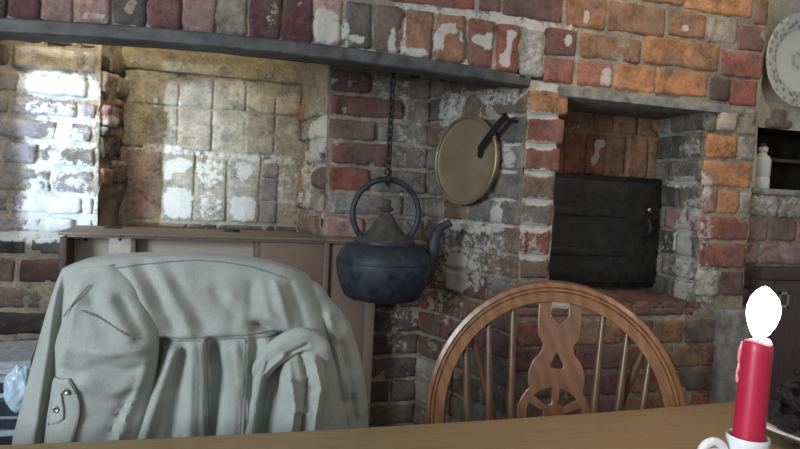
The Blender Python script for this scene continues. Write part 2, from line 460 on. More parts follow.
# --- splayed right jamb of the fireplace
SU = Vector((-.361, .933, 0)).normalized(); SN = Vector((-.933, -.361, 0)).normalized()
br = []
R = random.Random(21)
zz = [1.60, 1.53, 1.455, 1.381, 1.301, 1.216, 1.139, 1.056, .982, .898, .828, .745, .67, .59, .51, .43, .35, .27, .19, .11, .03]
for i in range(len(zz)-1):
    u = .006; first = i % 2 == 0
    while u < .40:
        w = .105 if first else R.uniform(.17, .22); first = not first
        u1 = min(u+w, .428)
        if u1-u > .03: br.append((u, zz[i+1]+.007, u1, zz[i]-.007, R.choice(['GREY', 'DGREY', 'GREY', 'GBR', 'GBR']) if zz[i] > .93 else R.choice(['GREY', 'GBR', 'STONE', 'PLUM']), .006))
        u = u1+.012
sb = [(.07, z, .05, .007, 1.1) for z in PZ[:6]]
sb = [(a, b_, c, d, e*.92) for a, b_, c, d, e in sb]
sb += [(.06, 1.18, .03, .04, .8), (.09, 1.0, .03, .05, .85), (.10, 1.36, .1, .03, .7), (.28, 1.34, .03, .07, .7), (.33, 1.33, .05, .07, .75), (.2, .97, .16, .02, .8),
       (.22, .86, .13, .10, .66), (.30, .75, .11, .12, .6), (.25, .82, .05, .06, 1.3), (.2, .9, .2, .1, .55)]  # strongest blob paints the bright spot of light low on the jamb
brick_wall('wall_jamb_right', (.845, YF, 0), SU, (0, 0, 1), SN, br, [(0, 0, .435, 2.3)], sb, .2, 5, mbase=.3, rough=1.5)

# --- inner right pier (front) and its broken return
ZR = [1.60, 1.525, 1.45, 1.371, 1.295, 1.221, 1.14, 1.055, .979, .90, .825, .75, .67, .59, .51, .43, .35, .27, .19, .11, .03]
br = []; R = random.Random(31)
KR = ['BLK', 'BLK', 'DPLUM', 'PLUM', 'GBR', 'PLUM', 'RED', 'GREY', 'PINK', 'GREY', 'GBR', 'DPLUM']
for i in range(len(ZR)-1):
    k = KR[i] if i < len(KR) else R.choice(['BLK', 'DPLUM', 'GBR', 'SOOT'])
    a = .352+R.uniform(0, .025); sp_ = .585+R.uniform(-.04, .03) if i % 2 else .50+R.uniform(-.02, .02)
    br.append((a, ZR[i+1]+.008, sp_-.007, ZR[i]-.008, k, .008))
    br.append((sp_+.009, ZR[i+1]+.008, .685, ZR[i]-.008, 'GREY' if ZR[i] > .8 else 'DGREY', .006))
pb = [(.37, z, .05, .014, .8) for z in ZR[4:9]] + [(.62, 1.30, .05, .10, .78), (.60, 1.19, .04, .07, .7), (.66, 1.23, .025, .10, .75), (.64, 1.03, .05, .09, .68), (.40, 1.0, .04, .05, .75), (.52, 1.13, .05, .04, .55)]
pb += [(.42, 1.40, .12, .035, .7), (.56, 1.40, .08, .04, .85), (.62, .60, .05, .09, .8)]
brick_wall('wall_pier_right', (0, YR, 0), (1, 0, 0), (0, 0, 1), (0, -1, 0), br, [(.345, 0, .70, 2.3)], [(a, b_, c, d, e*.68) for a, b_, c, d, e in pb], .2, 6, mbase=.25, rough=1.3)
br = []; R = random.Random(41)
U2 = (Vector((.307, YB, 0))-Vector((.345, YR, 0))); L2 = U2.length
for i in range(3, len(ZR)-1):
    u = R.uniform(0, .05)
    while u < L2-.04:
        w = R.uniform(.08, .14)
        if R.random() < .8: br.append((u+.004, ZR[i+1]+.010, min(u+w, L2), ZR[i]-.010, R.choice(['GBR', 'TAN', 'DGREY', 'STONE', 'SOOT', 'PALE']), R.uniform(.004, .02)))
        u += w+.01
brick_wall('wall_return_right', (.345, YR, 0), U2, (0, 0, 1), (-1, -.1, 0), br, [(0, 0, L2, 2.3)], [(.1, 1.2, .1, .09, .85), (.2, 1.1, .1, .12, .7), (.05, 1.25, .06, .06, .95)], .35, 7, rough=3.0)

# --- alcove back: large squared blocks, limewash squares on the lowest row
br = []; R = random.Random(51)
vx = [-.352, -.234, -.122, -.008, .106, .212, .306]
for i in range(6):
    br.append((vx[i]+.003, 1.326, vx[i+1]-.003, 1.438, 'BLOCK', .0045))
    br.append((vx[i]+.004, 1.176, vx[i+1]-.004, 1.318, 'BLOCK', .005))
vx2 = [-.352, -.292, -.173, -.062, .050, .168, .232, .306]
for i in range(7):
    if i == 5:
        for a, b_ in ((.925, 1.00), (1.006, 1.085), (1.092, 1.166)): br.append((vx2[i]+.004, a, vx2[i+1]-.004, b_, 'GREY', .007))
    else:
        br.append((vx2[i]+.004, .925, vx2[i+1]-.004, 1.168, 'BLOCKR' if i < 2 else 'BLOCK', .0045))
br += courses([.918-.11*i for i in range(9)], -.352, .306, ['GBR', 'DGREY', 'SOOT'], .2, seed=52)
bb = [(-.125, 1.115, .040, .025, 1.0), (-.10, 1.125, .030, .02, .98), (-.150, 1.095, .016, .035, .95), (-.115, .985, .050, .055, 1.1),
      (-.008, 1.10, .055, .06, .72), (-.008, .98, .052, .06, .62), (.108, 1.11, .036, .036, .8), (.110, .975, .05, .05, .95), (.26, 1.05, .05, .1, .6), (.2, 1.16, .1, .02, .7),
      (-.2, 1.175, .1, .014, .8), (-.20, 1.33, .006, .018, 1.2), (-.117, 1.335, .005, .02, 1.3), (0, 1.165, .3, .012, .66), (-.31, 1.1, .03, .2, .45)]
brick_wall('wall_alcove', (0, YB, 0), (1, 0, 0), (0, 0, 1), (0, -1, 0), br, [(-.36, 0, .315, 1.445)], bb, .22, 8, jit=.002, rough=.7, rr=.006, mcol=lin((150, 140, 120)), mh=.002, hgt=.0045, mats=[M['brick'], M['mortar']])
# lime-plastered slope over the alcove that leads into the flue
brick_wall('wall_flue_slope', (0, YB-.012, 1.443), (1, 0, 0), (0, -.25, 1), (0, -1, -.25), [], [(-.36, 0, .7, .9)], [(0, .02, .4, .03, .5)], .3, 9, mcol=lin((168, 156, 130)), rough=1.8)
# --- broken return on the left
U3 = (Vector((-.304, YB, 0))-Vector((-.348, YL, 0))); L3 = U3.length
br = []; R = random.Random(61)
z = 1.45
for k, h, hh in (('SOOT', .05, .0), ('STONE', .075, .016), ('SOOT', .03, -.004), ('PINK', .07, .022), ('PALE', .03, .016), ('GBR', .075, .010), ('SOOT', .025, -.01), ('TAN', .06, .012)):
    br.append((.01, z-h+.004, .10, z-.004, k, hh)); br.append((.11, z-h*.8, L3, z, R.choice(['GBR', 'STONE', 'TAN', 'DGREY']), R.uniform(0, .02))); z -= h
brick_wall('wall_return_left', (-.348, YL, 0), U3, (0, 0, 1), (1, -.22, 0), br, [(0, 0, L3, 2.3)], [(.05, 1.24, .05, .03, .9)], .25, 10, mcol=lin((140, 128, 108)), rough=3.2)

# --- inner left pier
ZL = [1.62, 1.54, 1.455, 1.375, 1.300, 1.236, 1.163, 1.086, 1.003, .938, .878, .81, .722, .643, .56, .48, .40, .32, .24, .16, .08, .0]
br = courses(ZL, -1.25, -.352, ['PLUM', 'GBR', 'GREY', 'DGREY', 'GREY'], .2, .02, seed=71)
br = [(a, b_, c, d, ('PALE' if b_ > 1.29 else rng.choice(['LIL', 'GREY', 'LIL'])) if c > -.55 and b_ > .87 else (rng.choice(['DPLUM', 'GBR', 'SOOT']) if b_ < .87 else k)) for a, b_, c, d, k in br]  # daylight put into the brick tones: paler inside its patch, darker below it
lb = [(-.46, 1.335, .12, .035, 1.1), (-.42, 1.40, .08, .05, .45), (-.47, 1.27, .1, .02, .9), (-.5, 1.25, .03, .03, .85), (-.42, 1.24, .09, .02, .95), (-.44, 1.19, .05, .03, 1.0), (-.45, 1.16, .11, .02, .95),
      (-.45, 1.09, .1, .02, 1.05), (-.47, 1.11, .02, .06, 1.0), (-.46, 1.03, .10, .035, .75), (-.45, .96, .12, .06, 1.15), (-.44, .91, .12, .04, 1.1), (-.53, .87, .12, .02, 1.0), (-.56, 1.0, .04, .12, .5), (-.44, 1.14, .12, .14, .62), ]  # limewash patches, with the pool of daylight painted into them as well
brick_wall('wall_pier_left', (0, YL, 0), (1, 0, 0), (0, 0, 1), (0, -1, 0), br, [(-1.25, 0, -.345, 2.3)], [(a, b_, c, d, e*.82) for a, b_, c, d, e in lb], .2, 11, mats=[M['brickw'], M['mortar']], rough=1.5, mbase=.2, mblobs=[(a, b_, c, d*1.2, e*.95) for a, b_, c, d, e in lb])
# left jamb of the inglenook (outside the frame, it bounds the opening)
brick_wall('wall_jamb_left', (-1.02, YL, 0), (0, -1, 0), (0, 0, 1), (1, 0, 0), courses([.02+.078*i for i in range(18)], 0, .55, ['PLUM', 'DPLUM', 'GBR'], seed=81), [(0, 0, .56, 1.42)], (), .2, 12)
brick_wall('wall_breast_left', (0, YF, 0), (1, 0, 0), (0, 0, 1), (0, -1, 0), courses([.02+.078*i for i in range(17)], -1.9, -1.02, ['PLUM', 'DPLUM', 'GBR', 'RED'], seed=82), [(-1.9, 0, -1.02, 1.40), (-1.9, 1.4, -1.25, 2.4)], (), .15, 13)

# --- bread oven recess
YO = 1.90
OV = [(.955, 1.306, 1.02, 1.385, 'BRN'), (1.03, 1.306, 1.106, 1.385, 'BRN'), (1.114, 1.306, 1.205, 1.385, 'BRN'), (1.220, 1.302, 1.294, 1.385, 'BRN'), (1.306, 1.300, 1.386, 1.385, 'BRN'), (1.400, 1.298, 1.475, 1.385, 'BRN'),
      (.955, 1.16, 1.02, 1.288, 'RST'), (1.035, 1.16, 1.1, 1.288, 'RST'), (1.116, 1.156, 1.182, 1.287, 'RST'), (1.199, 1.157, 1.268, 1.288, 'RST'), (1.284, 1.156, 1.347, 1.288, 'BRN'), (1.362, 1.156, 1.438, 1.286, 'TAN'), (1.450, 1.156, 1.48, 1.285, 'BRN')]
brick_wall('wall_oven_recess', (0, YO, 0), (1, 0, 0), (0, 0, 1), (0, -1, 0), OV, [(.93, .74, 1.49, 1.40)], [(1.235, 1.235, .012, .04, .98), (1.25, 1.26, .02, .014, .9), (1.225, 1.2, .010, .02, .9), (1.15, 1.31, .02, .012, .6), (1.39, 1.2, .03, .06, .3)], .12, 14, mcol=lin((150, 118, 84)))
br = []
for i in range(8):
    z1, z0 = PZ[i], PZ[i+1]
    if i % 2: br += [(.005, z0+.007, .10, z1-.007, 'GREY'), (.112, z0+.007, .245, z1-.007, 'DGREY')]
    else: br += [(.005, z0+.007, .17, z1-.007, 'GREY' if i != 4 else 'PINK'), (.182, z0+.007, .245, z1-.007, 'GREY')]
brick_wall('wall_oven_reveal', (1.458, YF, 0), (.02, .25, 0), (0, 0, 1), (-1, .08, 0), br, [(0, .74, .252, 1.40)],
           [(.06, 1.25, .06, .03, .7), (.1, 1.14, .09, .02, .85), (.04, 1.05, .05, .05, .7), (.07, .96, .05, .07, .95), (.05, .84, .05, .09, .85), (.16, .9, .08, .08, .5), (.15, 1.2, .08, .08, .42)], .3, 15, mats=[M['brick'], M['mortar']], mcol=lin((132, 140, 124)))
brick_wall('wall_oven_reveal_left', (.945, YF, 0), (0, 1, 0), (0, 0, 1), (1, 0, 0), courses([.75+.078*i for i in range(9)], 0, .25, ['GBR', 'RED'], seed=91), [(0, .74, .25, 1.40)], (), .2, 16)
brick_wall('sill', (.94, YF-.006, .757), (1, 0, 0), (0, 1, 0), (0, 0, 1), [(.006+.1*i, .004, .1*i+.095, .245, 'PLUM', .01) for i in range(5)] + [(.506, .004, .54, .245, 'PLUM', .01)], [(0, 0, .545, .26)], [(.07, .04, .07, .05, 1.4)], .15, 17)
bm = bmesh.new(); add_box(bm, (.935, YF-.014, 1.358), (1.59, YO, 1.386), .004)
for v in bm.verts: v.co.z += .004*nz(v.co.x, v.co.y, 1, 8) - .006*(v.co.x-1.2)
struct(link_bm('lintel_oven', bm, M['slab'], sharp=.6))

# oven door: iron plate hung in a frame
t = empty('oven_door', (1.25, YO-.045, .775), 'black iron bread oven door set in the brick recess', 'oven door')
def loc(o, t):                               # children are modelled in place: keep them there
    o.matrix_parent_inverse = Matrix.Translation(t.location).inverted(); return o
bm = bmesh.new()
add_box(bm, (1.012, YO-.045, .778), (1.478, YO-.012, 1.152), .003)
loc(link_bm('door_frame', bm, M['iron'], t, sharp=.6), t)
bm = bmesh.new(); add_box(bm, (1.035, YO-.062, .795), (1.458, YO-.04, 1.135), .003)
bmesh.ops.subdivide_edges(bm, edges=bm.edges[:], cuts=6, use_grid_fill=True)
for v in bm.verts: v.co.y += .003*nz(v.co.x, v.co.z, 3, 7)
dp = loc(link_bm('door_plate', bm, M['iron'], t, sharp=.6), t)
for zc in (.90, 1.03):
    bm = bmesh.new(); add_box(bm, (1.035, YO-.068, zc-.014), (1.33, YO-.058, zc+.014), .003)
    loc(link_bm('strap_hinge', bm, M['iron'], t, sharp=.6), t)
lt = loc(tube('latch', [(1.40, YO-.062, .955), (1.40, YO-.085, .96), (1.405, YO-.092, .985), (1.40, YO-.085, 1.01), (1.40, YO-.062, 1.012)], .006, M['iron'], t, 8), t)
rv = loc(lathe('rivet', [(0, .006), (.006, .004), (.008, 0), (.0, -.002)], M['metal'], t, 12, (1.418, YO-.062, 1.045), axis=(0, -1, 0)), t)

# --- right-hand plastered wall with a niche, whitewashed bricks below
YP = 1.705
def plaster_wall():
    vs, fs, cs, ps = [], [], [], []
    hole = (1.715, 1.135, 2.15, 1.335)
    x0, x1, z0, z1 = 1.60, 3.0, 0, 2.4
    ux = sorted(set([x0+(x1-x0)*i/90 for i in range(91)] + [hole[0], hole[2]])); uz = sorted(set([z0+(z1-z0)*i/130 for i in range(131)] + [hole[1], hole[3]]))
    nx = len(ux)
    for z in uz:
        for x in ux:
            edge = x in (hole[0], hole[2]) or z in (hole[1], hole[3])
            vs.append((x+.006*nz(x, z, 4, 30)*(not edge), YP+.007*nz(x, z, 1, 6)+.003*nz(x, z, 2, 25), z)); cs.append(lin((184, 173, 154)) if z > 1.12 else lin((140, 124, 108)))
            ps.append(.12)
    for j in range(len(uz)-1):
        for i in range(nx-1):
            cx, cz = (ux[i]+ux[i+1])/2, (uz[j]+uz[j+1])/2
            if hole[0] < cx < hole[2] and hole[1] < cz < hole[3]: continue
            a = j*nx+i; fs.append((a, a+1, a+nx+1, a+nx))
    return struct(link('wall_right', vs, fs, M['plaster'], cols=cs, paint=ps))
plaster_wall()
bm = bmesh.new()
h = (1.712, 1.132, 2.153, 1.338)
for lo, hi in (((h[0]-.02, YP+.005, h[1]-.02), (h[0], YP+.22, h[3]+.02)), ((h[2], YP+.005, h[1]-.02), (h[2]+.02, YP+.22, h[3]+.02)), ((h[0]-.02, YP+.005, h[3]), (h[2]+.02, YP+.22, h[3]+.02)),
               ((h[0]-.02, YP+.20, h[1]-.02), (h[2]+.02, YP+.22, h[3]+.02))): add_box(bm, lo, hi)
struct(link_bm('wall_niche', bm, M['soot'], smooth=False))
struct(box_obj('niche_sill', (1.70, YP-.012, 1.116), (2.165, YP+.21, 1.136), M['slab'], None, .005))
brick_wall('wall_right_lower', (0, YP-.008, 0), (1, 0, 0), (0, 0, 1), (0, -1, 0), [(1.765, 1.341, 1.80, 1.395, 'GBR', .016), (1.745, 1.339, 1.83, 1.362, 'GBR', .013), (1.70, 1.045, 1.805, 1.108, 'PALE'), (1.818, 1.045, 2.02, 1.108, 'STONE'), (2.035, 1.045, 2.2, 1.108, 'PALE')] + courses([1.036-.078*i for i in range(13)], 1.66, 2.5, ['GBR', 'PINK', 'GBR', 'PLUM'], seed=95),
           [(1.655, 0, 2.6, 1.114)], [(1.75, 1.08, .08, .05, .55), (1.9, 1.08, .1, .05, .5)], .3, 18, mcol=lin((140, 122, 104)))
# shelf across the niche
struct(box_obj('niche_shelf', (1.81, YP+.09, 1.235), (2.153, YP+.20, 1.247), M['darkwood'], None, .002))
# rendered corner to the right of the brick base
bm = bmesh.new(); add_box(bm, (1.545, YF-.03, 0), (1.72, YF+.06, .745), .012, 3)
struct(link_bm('trim_1', bm, M['slab'], sharp=.6))
# right return of the chimney breast
brick_wall('wall_breast_return', (1.648, YF, 0), (0, 1, 0), (0, 0, 1), (1, 0, 0), [], [(0, 0, .07, 2.4)], (), .3, 19, mcol=lin((165, 150, 125)))

# --- floor, ceiling, left wall with its window and an added opening for fill
struct(box_obj('floor', (-2.2, -2.6, -.06), (3.0, 2.6, 0), M['floor'], None, 0))
W0, W1, WZ0, WZ1 = .15, .75, .92, 1.75
bm = bmesh.new()
V0, V1 = -.95, .05
for lo, hi in (((-2.0, -2.6, 0), (-1.88, V0, 2.4)), ((-2.0, V1, 0), (-1.88, W0, 2.4)), ((-2.0, V0, 0), (-1.88, V1, WZ0)), ((-2.0, V0, WZ1), (-1.88, V1, 2.4)), ((-2.0, W1, 0), (-1.88, 2.6, 2.4)), ((-2.0, W0, 0), (-1.88, W1, WZ0)), ((-2.0, W0, WZ1), (-1.88, W1, 2.4))): add_box(bm, lo, hi)
struct(link_bm('wall_left', bm, simple('left_plaster', (.5, .47, .4), .9, 0, .1, 5, .2), smooth=False))
def window(name, a, b_):
    bm = bmesh.new(); m_ = (a+b_)/2
    for lo, hi in (((-1.96, a, WZ0), (-1.91, a+.03, WZ1)), ((-1.96, b_-.03, WZ0), (-1.91, b_, WZ1)), ((-1.96, a, WZ0), (-1.91, b_, WZ0+.03)), ((-1.96, a, WZ1-.03), (-1.91, b_, WZ1))): add_box(bm, lo, hi, .003)
    struct(link_bm(name, bm, M['whitepaint'], sharp=.6))
window('window_1', W0, W1); window('window_added', V0, V1)  # second opening is added only to hold the left fill light

# ------------------------------------------------------------------ camera and a pixel ray helper (for reading real positions off the photograph)
YAW, PITCH, ROLL, FPX = math.radians(16.44), math.radians(-3.07), math.radians(2.85), 640.0
CAM = Vector((0, 0, 1.07))
_f = Vector((math.sin(YAW)*math.cos(PITCH), math.cos(YAW)*math.cos(PITCH), math.sin(PITCH)))
_r0 = Vector((math.cos(YAW), -math.sin(YAW), 0)); _u0 = _r0.cross(_f)
_r = _r0*math.cos(ROLL)+_u0*math.sin(ROLL); _u = -_r0*math.sin(ROLL)+_u0*math.cos(ROLL)
cam = bpy.data.objects.new('camera', bpy.data.cameras.new('camera')); C.objects.link(cam)
cam.matrix_world = Matrix(((_r.x, _u.x, -_f.x, CAM.x), (_r.y, _u.y, -_f.y, CAM.y), (_r.z, _u.z, -_f.z, CAM.z), (0, 0, 0, 1)))
cam.data.sensor_width = 36; cam.data.lens = FPX/800*36; cam.data.clip_start = .02
bpy.context.scene.camera = cam
def at(px, py, Y):
    d = _f+_r*((px-400)/FPX)-_u*((py-224.5)/FPX)
    return CAM+d*((Y-CAM.y)/d.y)
def kids(o): return [c for c in bpy.data.objects if c.parent == o]
def dup(o, loc_=None, rotz=None, label=None):
    def cp(x, par):
        c = x.copy(); C.objects.link(c)
        if par: c.parent = par
        for k in kids(x):
            if k is not c: cp(k, c)
        return c
    r = cp(o, None)
    if loc_ is not None: r.location = loc_
    if rotz is not None: r.rotation_euler[2] = rotz
    if label: r['label'] = label
    return r

# ------------------------------------------------------------------ dining table
t = empty('dining_table', (.3, .35, 0), 'light oak dining table whose far edge runs along the bottom of the photo', 'table')
bm = bmesh.new()
nx, ny = 60, 6
x0, x1, y0 = -1.1, 1.5, -.42
def edge(x): return .822+.055*(x-.25)**2
grid = {}
for k, z in enumerate((.75, .712)):
    for i in range(nx+1):
        for j in range(ny+1):
            x = x0+(x1-x0)*i/nx; y = y0+(edge(x)-y0)*j/ny
            grid[i, j, k] = bm.verts.new((x-.3, y-.35, z))
for i in range(nx):
    for j in range(ny):
        bm.faces.new([grid[i, j, 0], grid[i+1, j, 0], grid[i+1, j+1, 0], grid[i, j+1, 0]]); bm.faces.new([grid[i, j, 1], grid[i, j+1, 1], grid[i+1, j+1, 1], grid[i+1, j, 1]])
for i in range(nx):
    for j in (0, ny): bm.faces.new([grid[i, j, 0], grid[i, j, 1], grid[i+1, j, 1], grid[i+1, j, 0]])
for j in range(ny):
    for i in (0, nx): bm.faces.new([grid[i, j, 0], grid[i, j+1, 0], grid[i, j+1, 1], grid[i, j, 1]])
top = link_bm('tabletop', bm, M['table'], t, sharp=.6)
bv = top.modifiers.new('edge', 'BEVEL'); bv.width = .006; bv.segments = 3; bv.limit_method = 'ANGLE'
for x in (-1.0, 1.4):
    for y in (-.36, .72):
        box_obj('leg', (x-.3-.035, y-.35-.035, 0), (x-.3+.035, y-.35+.035, .712), M['table'], t, .006)
for a, b_ in (((-1.0, -.37), (1.4, -.35)), ((-1.0, .71), (1.4, .73)), ((-1.01, -.36), (-.99, .72)), ((1.39, -.36), (1.41, .72))):
    box_obj('apron', (a[0]-.3, a[1]-.35, .63), (b_[0]-.3, b_[1]-.35, .711), M['table'], t, .002)

# ------------------------------------------------------------------ windsor chair (local: x across, y towards its back, z up)
def yb(z): return .17+(z-.45)*.10
def splat_obj(parent):
    cu = bpy.data.curves.new('splat', 'CURVE'); cu.dimensions = '2D'; cu.fill_mode = 'BOTH'
    def poly(pts):
        sp = cu.splines.new('POLY'); sp.points.add(len(pts)-1)
        for p, q in zip(sp.points, pts): p.co = (q[0], q[1], 0, 1)
        sp.use_cyclic_u = True
    def cr(pts, n=6):
        return [(p.x, p.y) for p in smooth_path([(a, b_, 0) for a, b_ in pts], n)]
    R_ = [(.036, .905), (.036, .842), (.034, .832)] + cr([(.029, .824), (.026, .815), (.030, .802), (.041, .788), (.047, .768), (.047, .752), (.0445, .742)]) + \
         cr([(.050, .735), (.060, .715), (.062, .695), (.055, .672), (.040, .652), (.026, .635), (.021, .60), (.026, .54), (.033, .452)])
    Rn = R_+[(-x, z) for x, z in reversed(R_)]
    notch = [(-.0145, .905), (-.0145, .869), (-.009, .863), (0, .856), (.009, .863), (.0145, .869), (.0145, .905)]
    outer = R_+[(-x, z) for x, z in reversed(R_)]+notch
    poly(outer)
    poly([(-.001, .806), (.011, .784), (.009, .779), (-.010, .779), (-.011, .784)])
    for k in range(6):
        a0, a1 = 2*PI*k/6+.16+PI/6, 2*PI*(k+1)/6-.16+PI/6
        p = [(.046*math.cos(a0+(a1-a0)*i/8), .70+.046*math.sin(a0+(a1-a0)*i/8)) for i in range(9)]
        am = (a0+a1)/2; p += [(.020*math.cos(am+.25), .70+.020*math.sin(am+.25)), (.020*math.cos(am-.25), .70+.020*math.sin(am-.25))]
        poly(p)
    cu.extrude = .0045; cu.bevel_depth = .0012; cu.bevel_resolution = 1; cu.offset = -.0012
    tmp = bpy.data.objects.new('tmp', cu); C.objects.link(tmp)
    bpy.context.view_layer.update()
    me = bpy.data.meshes.new_from_object(tmp.evaluated_get(bpy.context.evaluated_depsgraph_get()))
    bpy.data.objects.remove(tmp)
    for v in me.vertices:
        x, z, d = v.co; v.co = (x+.004, yb(z)+d, z)
    me.materials.clear(); me.materials.append(M['splat'])
    me.set_sharp_from_angle(angle=.6)
    o = bpy.data.objects.new('splat', me); C.objects.link(o); o.parent = parent
def make_chair(loc_, rz, label):
    t = empty('windsor_chair', loc_, label, 'chair', 'windsor chairs at the table', rz)
    # saddle seat
    vs, fs = [], []; n = 48; rings = 8
    for top in (1, 0):
        for r_ in range(rings+1):
            q = r_/rings
            for k in range(n):
                a = 2*PI*k/n; ca, sa = math.cos(a), math.sin(a)
                ex = .225*math.copysign(abs(ca)**.75, ca); ey = .205*math.copysign(abs(sa)**.75, sa)
                z = (.455-.014*(1-q**2)*(.6 if sa > .2 else 1) - (.006 if q == 1 else 0)) if top else .418+(.006 if q == 1 else 0)
                vs.append((ex*q*(1 if q < 1 else 1), ey*q, z))
    m_ = (rings+1)*n
    for tp in (0, 1):
        for r_ in range(rings):
            for k in range(n):
                a = tp*m_+r_*n+k; b_ = tp*m_+r_*n+(k+1) % n
                fs.append((a, b_, b_+n, a+n) if tp == 0 else (a, a+n, b_+n, b_))
    for k in range(n):
        fs.append((rings*n+k, rings*n+(k+1) % n, m_+rings*n+(k+1) % n, m_+rings*n+k))
    bm = bmesh.new(); bvs = [bm.verts.new(v) for v in vs]
    for f in fs:
        try: bm.faces.new([bvs[i] for i in f])
        except ValueError: pass
    bmesh.ops.remove_doubles(bm, verts=bm.verts[:], dist=1e-5)
    link_bm('seat', bm, M['chair'], t, sharp=.7)
    box_obj('bobtail', (-.05, .16, .42), (.05, .285, .45), M['chair'], t, .01)
    a_, b_, cz = .199, .219, .690
    path = []
    for i in range(15):
        z = .45+(cz-.45)*i/15; path.append((-(.155+(a_-.155)*math.sin((i/15)*PI/2)), z))
    for i in range(61):
        g = PI-PI*i/60; path.append((a_*math.cos(g), cz+b_*math.sin(g)))
    path += [(-x, z) for x, z in reversed(path[:15])]
    sec = [(-.017, -.0155), (-.0175, .0), (-.0145, .0015), (-.0175, .003), (-.0175, .0065), (-.0145, .008), (-.0175, .0095), (-.015, .0165), (-.009, .0175), (-.0065, .0155), (-.004, .0175), (.013, .0175), (.016, .0145), (.016, -.014), (.0135, -.0165), (-.0155, -.0165)]
    tube('hoop', [(x, yb(z), z) for x, z in path], 1, M['chair'], t, section=sec, up=(0, 1, 0), sharp=.45)
    def stick(p, q, r0=.0045, r1=.0072):
        n_ = 12; P = [Vector(p).lerp(Vector(q), i/n_) for i in range(n_+1)]
        rr = [r0+(r1-r0)*math.sin(PI*min(1, (i/n_)*1.1+.0))**.8 if i/n_ < .9 else r0 for i in range(n_+1)]
        tube('spindle', P, [max(.0045, x) for x in rr], M['chairdark'], t, 10)
    def hz(x): return cz+b_*math.sqrt(max(0, 1-(x/a_)**2))-.010
    for s_ in (-1, 1):
        for xt, xb_ in ((.076, .058), (.117, .09), (.155, .122)):
            stick((s_*xt, yb(hz(xt)), hz(xt)), (s_*xb_, .165, .45))
        xt = .147; stick((s_*xt, yb(hz(xt))+.006, hz(xt)), (s_*.034, .27, .445), .005, .008)
    splat_obj(t)
    for sx in (-1, 1):
        for sy in (-1, 1):
            P = [Vector((sx*.14, sy*.12, .42)).lerp(Vector((sx*.2, sy*.2, .0)), i/14) for i in range(15)]
            rr = [.012, .015, .018, .019, .016, .02, .021, .02, .019, .017, .02, .016, .015, .013, .011]
            tube('leg', P, rr, M['chair'], t, 12)
        tube('stretcher', [Vector((sx*.175, -.165, .19)).lerp(Vector((sx*.175, .165, .19)), i/6) for i in range(7)], [.008, .01, .013, .015, .013, .01, .008], M['chair'], t, 10)
    tube('stretcher', [Vector((-.175, 0, .19)).lerp(Vector((.175, 0, .19)), i/6) for i in range(7)], [.008, .01, .013, .015, .013, .01, .008], M['chair'], t, 10)
    return t
TH = math.radians(28)
def chair_at(cx, cy, rz):                     # cx,cy: middle of the hoop near its top
    d = yb(.9); return (cx-d*math.sin(-rz), cy-d*math.cos(rz), 0)
ch = make_chair(chair_at(.5795, .975, -TH), -TH, 'bare windsor chair with hooped back and pierced wheel splat, in front of the oven')
ch2 = dup(ch, chair_at(-.02, 1.022, .02), .02, 'windsor chair almost hidden under the sage green jacket')

# ------------------------------------------------------------------ jacket over the second chair
JY = .95
def J(px, py):
    p = at(px, py, JY); return p.x, p.z
def segdist(x, z, a, b_):
    ax, az = a; bx, bz = b_; dx, dz = bx-ax, bz-az; L = dx*dx+dz*dz
    q = max(0, min(1, ((x-ax)*dx+(z-az)*dz)/L)); return math.hypot(x-ax-dx*q, z-az-dz*q), q
def fold_field(folds):
    F = []
    for pts, w, amp in folds:
        P = [J(*p) for p in pts]
        F.append((P, w, amp))
    def f(x, z):
        s_ = 0
        for P, w, amp in F:
            best = 9
            for i in range(len(P)-1):
                d, q = segdist(x, z, P[i], P[i+1]); best = min(best, d)
            if best < w*3: s_ += 1.7*amp*math.exp(-(best/w)**1.6)
        return s_
    return f
body_f = fold_field([
    # deep crease where the left sleeve leaves the body, and the soft pleats beside it
    ([(163, 346), (152, 374), (134, 415), (120, 445), (110, 480)], .008, -.019), ([(172, 352), (160, 385), (142, 445)], .010, .011), ([(183, 352), (176, 390), (170, 445)], .007, -.007), ([(192, 345), (191, 400), (188, 470)], .008, .008),
    ([(59, 268), (56, 300), (52, 350), (46, 400), (40, 450)], .006, -.020), ([(50, 280), (46, 350), (36, 430)], .007, .006),
    # box pleat
    ([(214, 350), (219, 372), (214, 410), (208, 460)], .010, -.015), ([(224, 352), (229, 380), (222, 450)], .005, .006), ([(236, 346), (238, 380), (231, 450)], .007, .007), ([(203, 340), (204, 450)], .005, .006), ([(247, 340), (242, 450)], .005, .005), ([(256, 345), (250, 400), (244, 450)], .006, -.005),
    # folds falling from the left shoulder
    ([(128, 268), (148, 308), (158, 334)], .006, 0.0045), ([(117, 275), (136, 312), (150, 338)], .005, -0.0045), ([(141, 266), (160, 302), (174, 332)], .006, -0.0045), ([(154, 264), (176, 305), (190, 332)], .007, 0.0040), ([(170, 268), (192, 306), (204, 330)], .008, -0.0030), ([(104, 280), (130, 325)], .005, 0.0035),
    # right shoulder: pull lines down to the deep fold under the arm
    ([(258, 328), (275, 333), (295, 342), (314, 362)], .008, -0.0162), ([(232, 300), (262, 314), (290, 330)], .009, 0.0040), ([(214, 292), (236, 318)], .008, -0.0025), ([(252, 288), (250, 322)], .007, -0.0025), ([(276, 284), (288, 322)], .007, 0.0045), ([(292, 286), (306, 326)], .006, -0.0035), ([(262, 284), (270, 318)], .006, 0.0020),
    ([(268, 345), (258, 380), (246, 445)], .008, .010), ([(285, 352), (268, 400), (262, 450)], .009, -.013),
    # yoke edge standing proud of the panels under it
    ([(146, 338), (165, 335), (230, 332), (298, 331)], .005, .0035), ([(146, 346), (165, 343), (230, 341), (298, 340)], .004, -.004)])
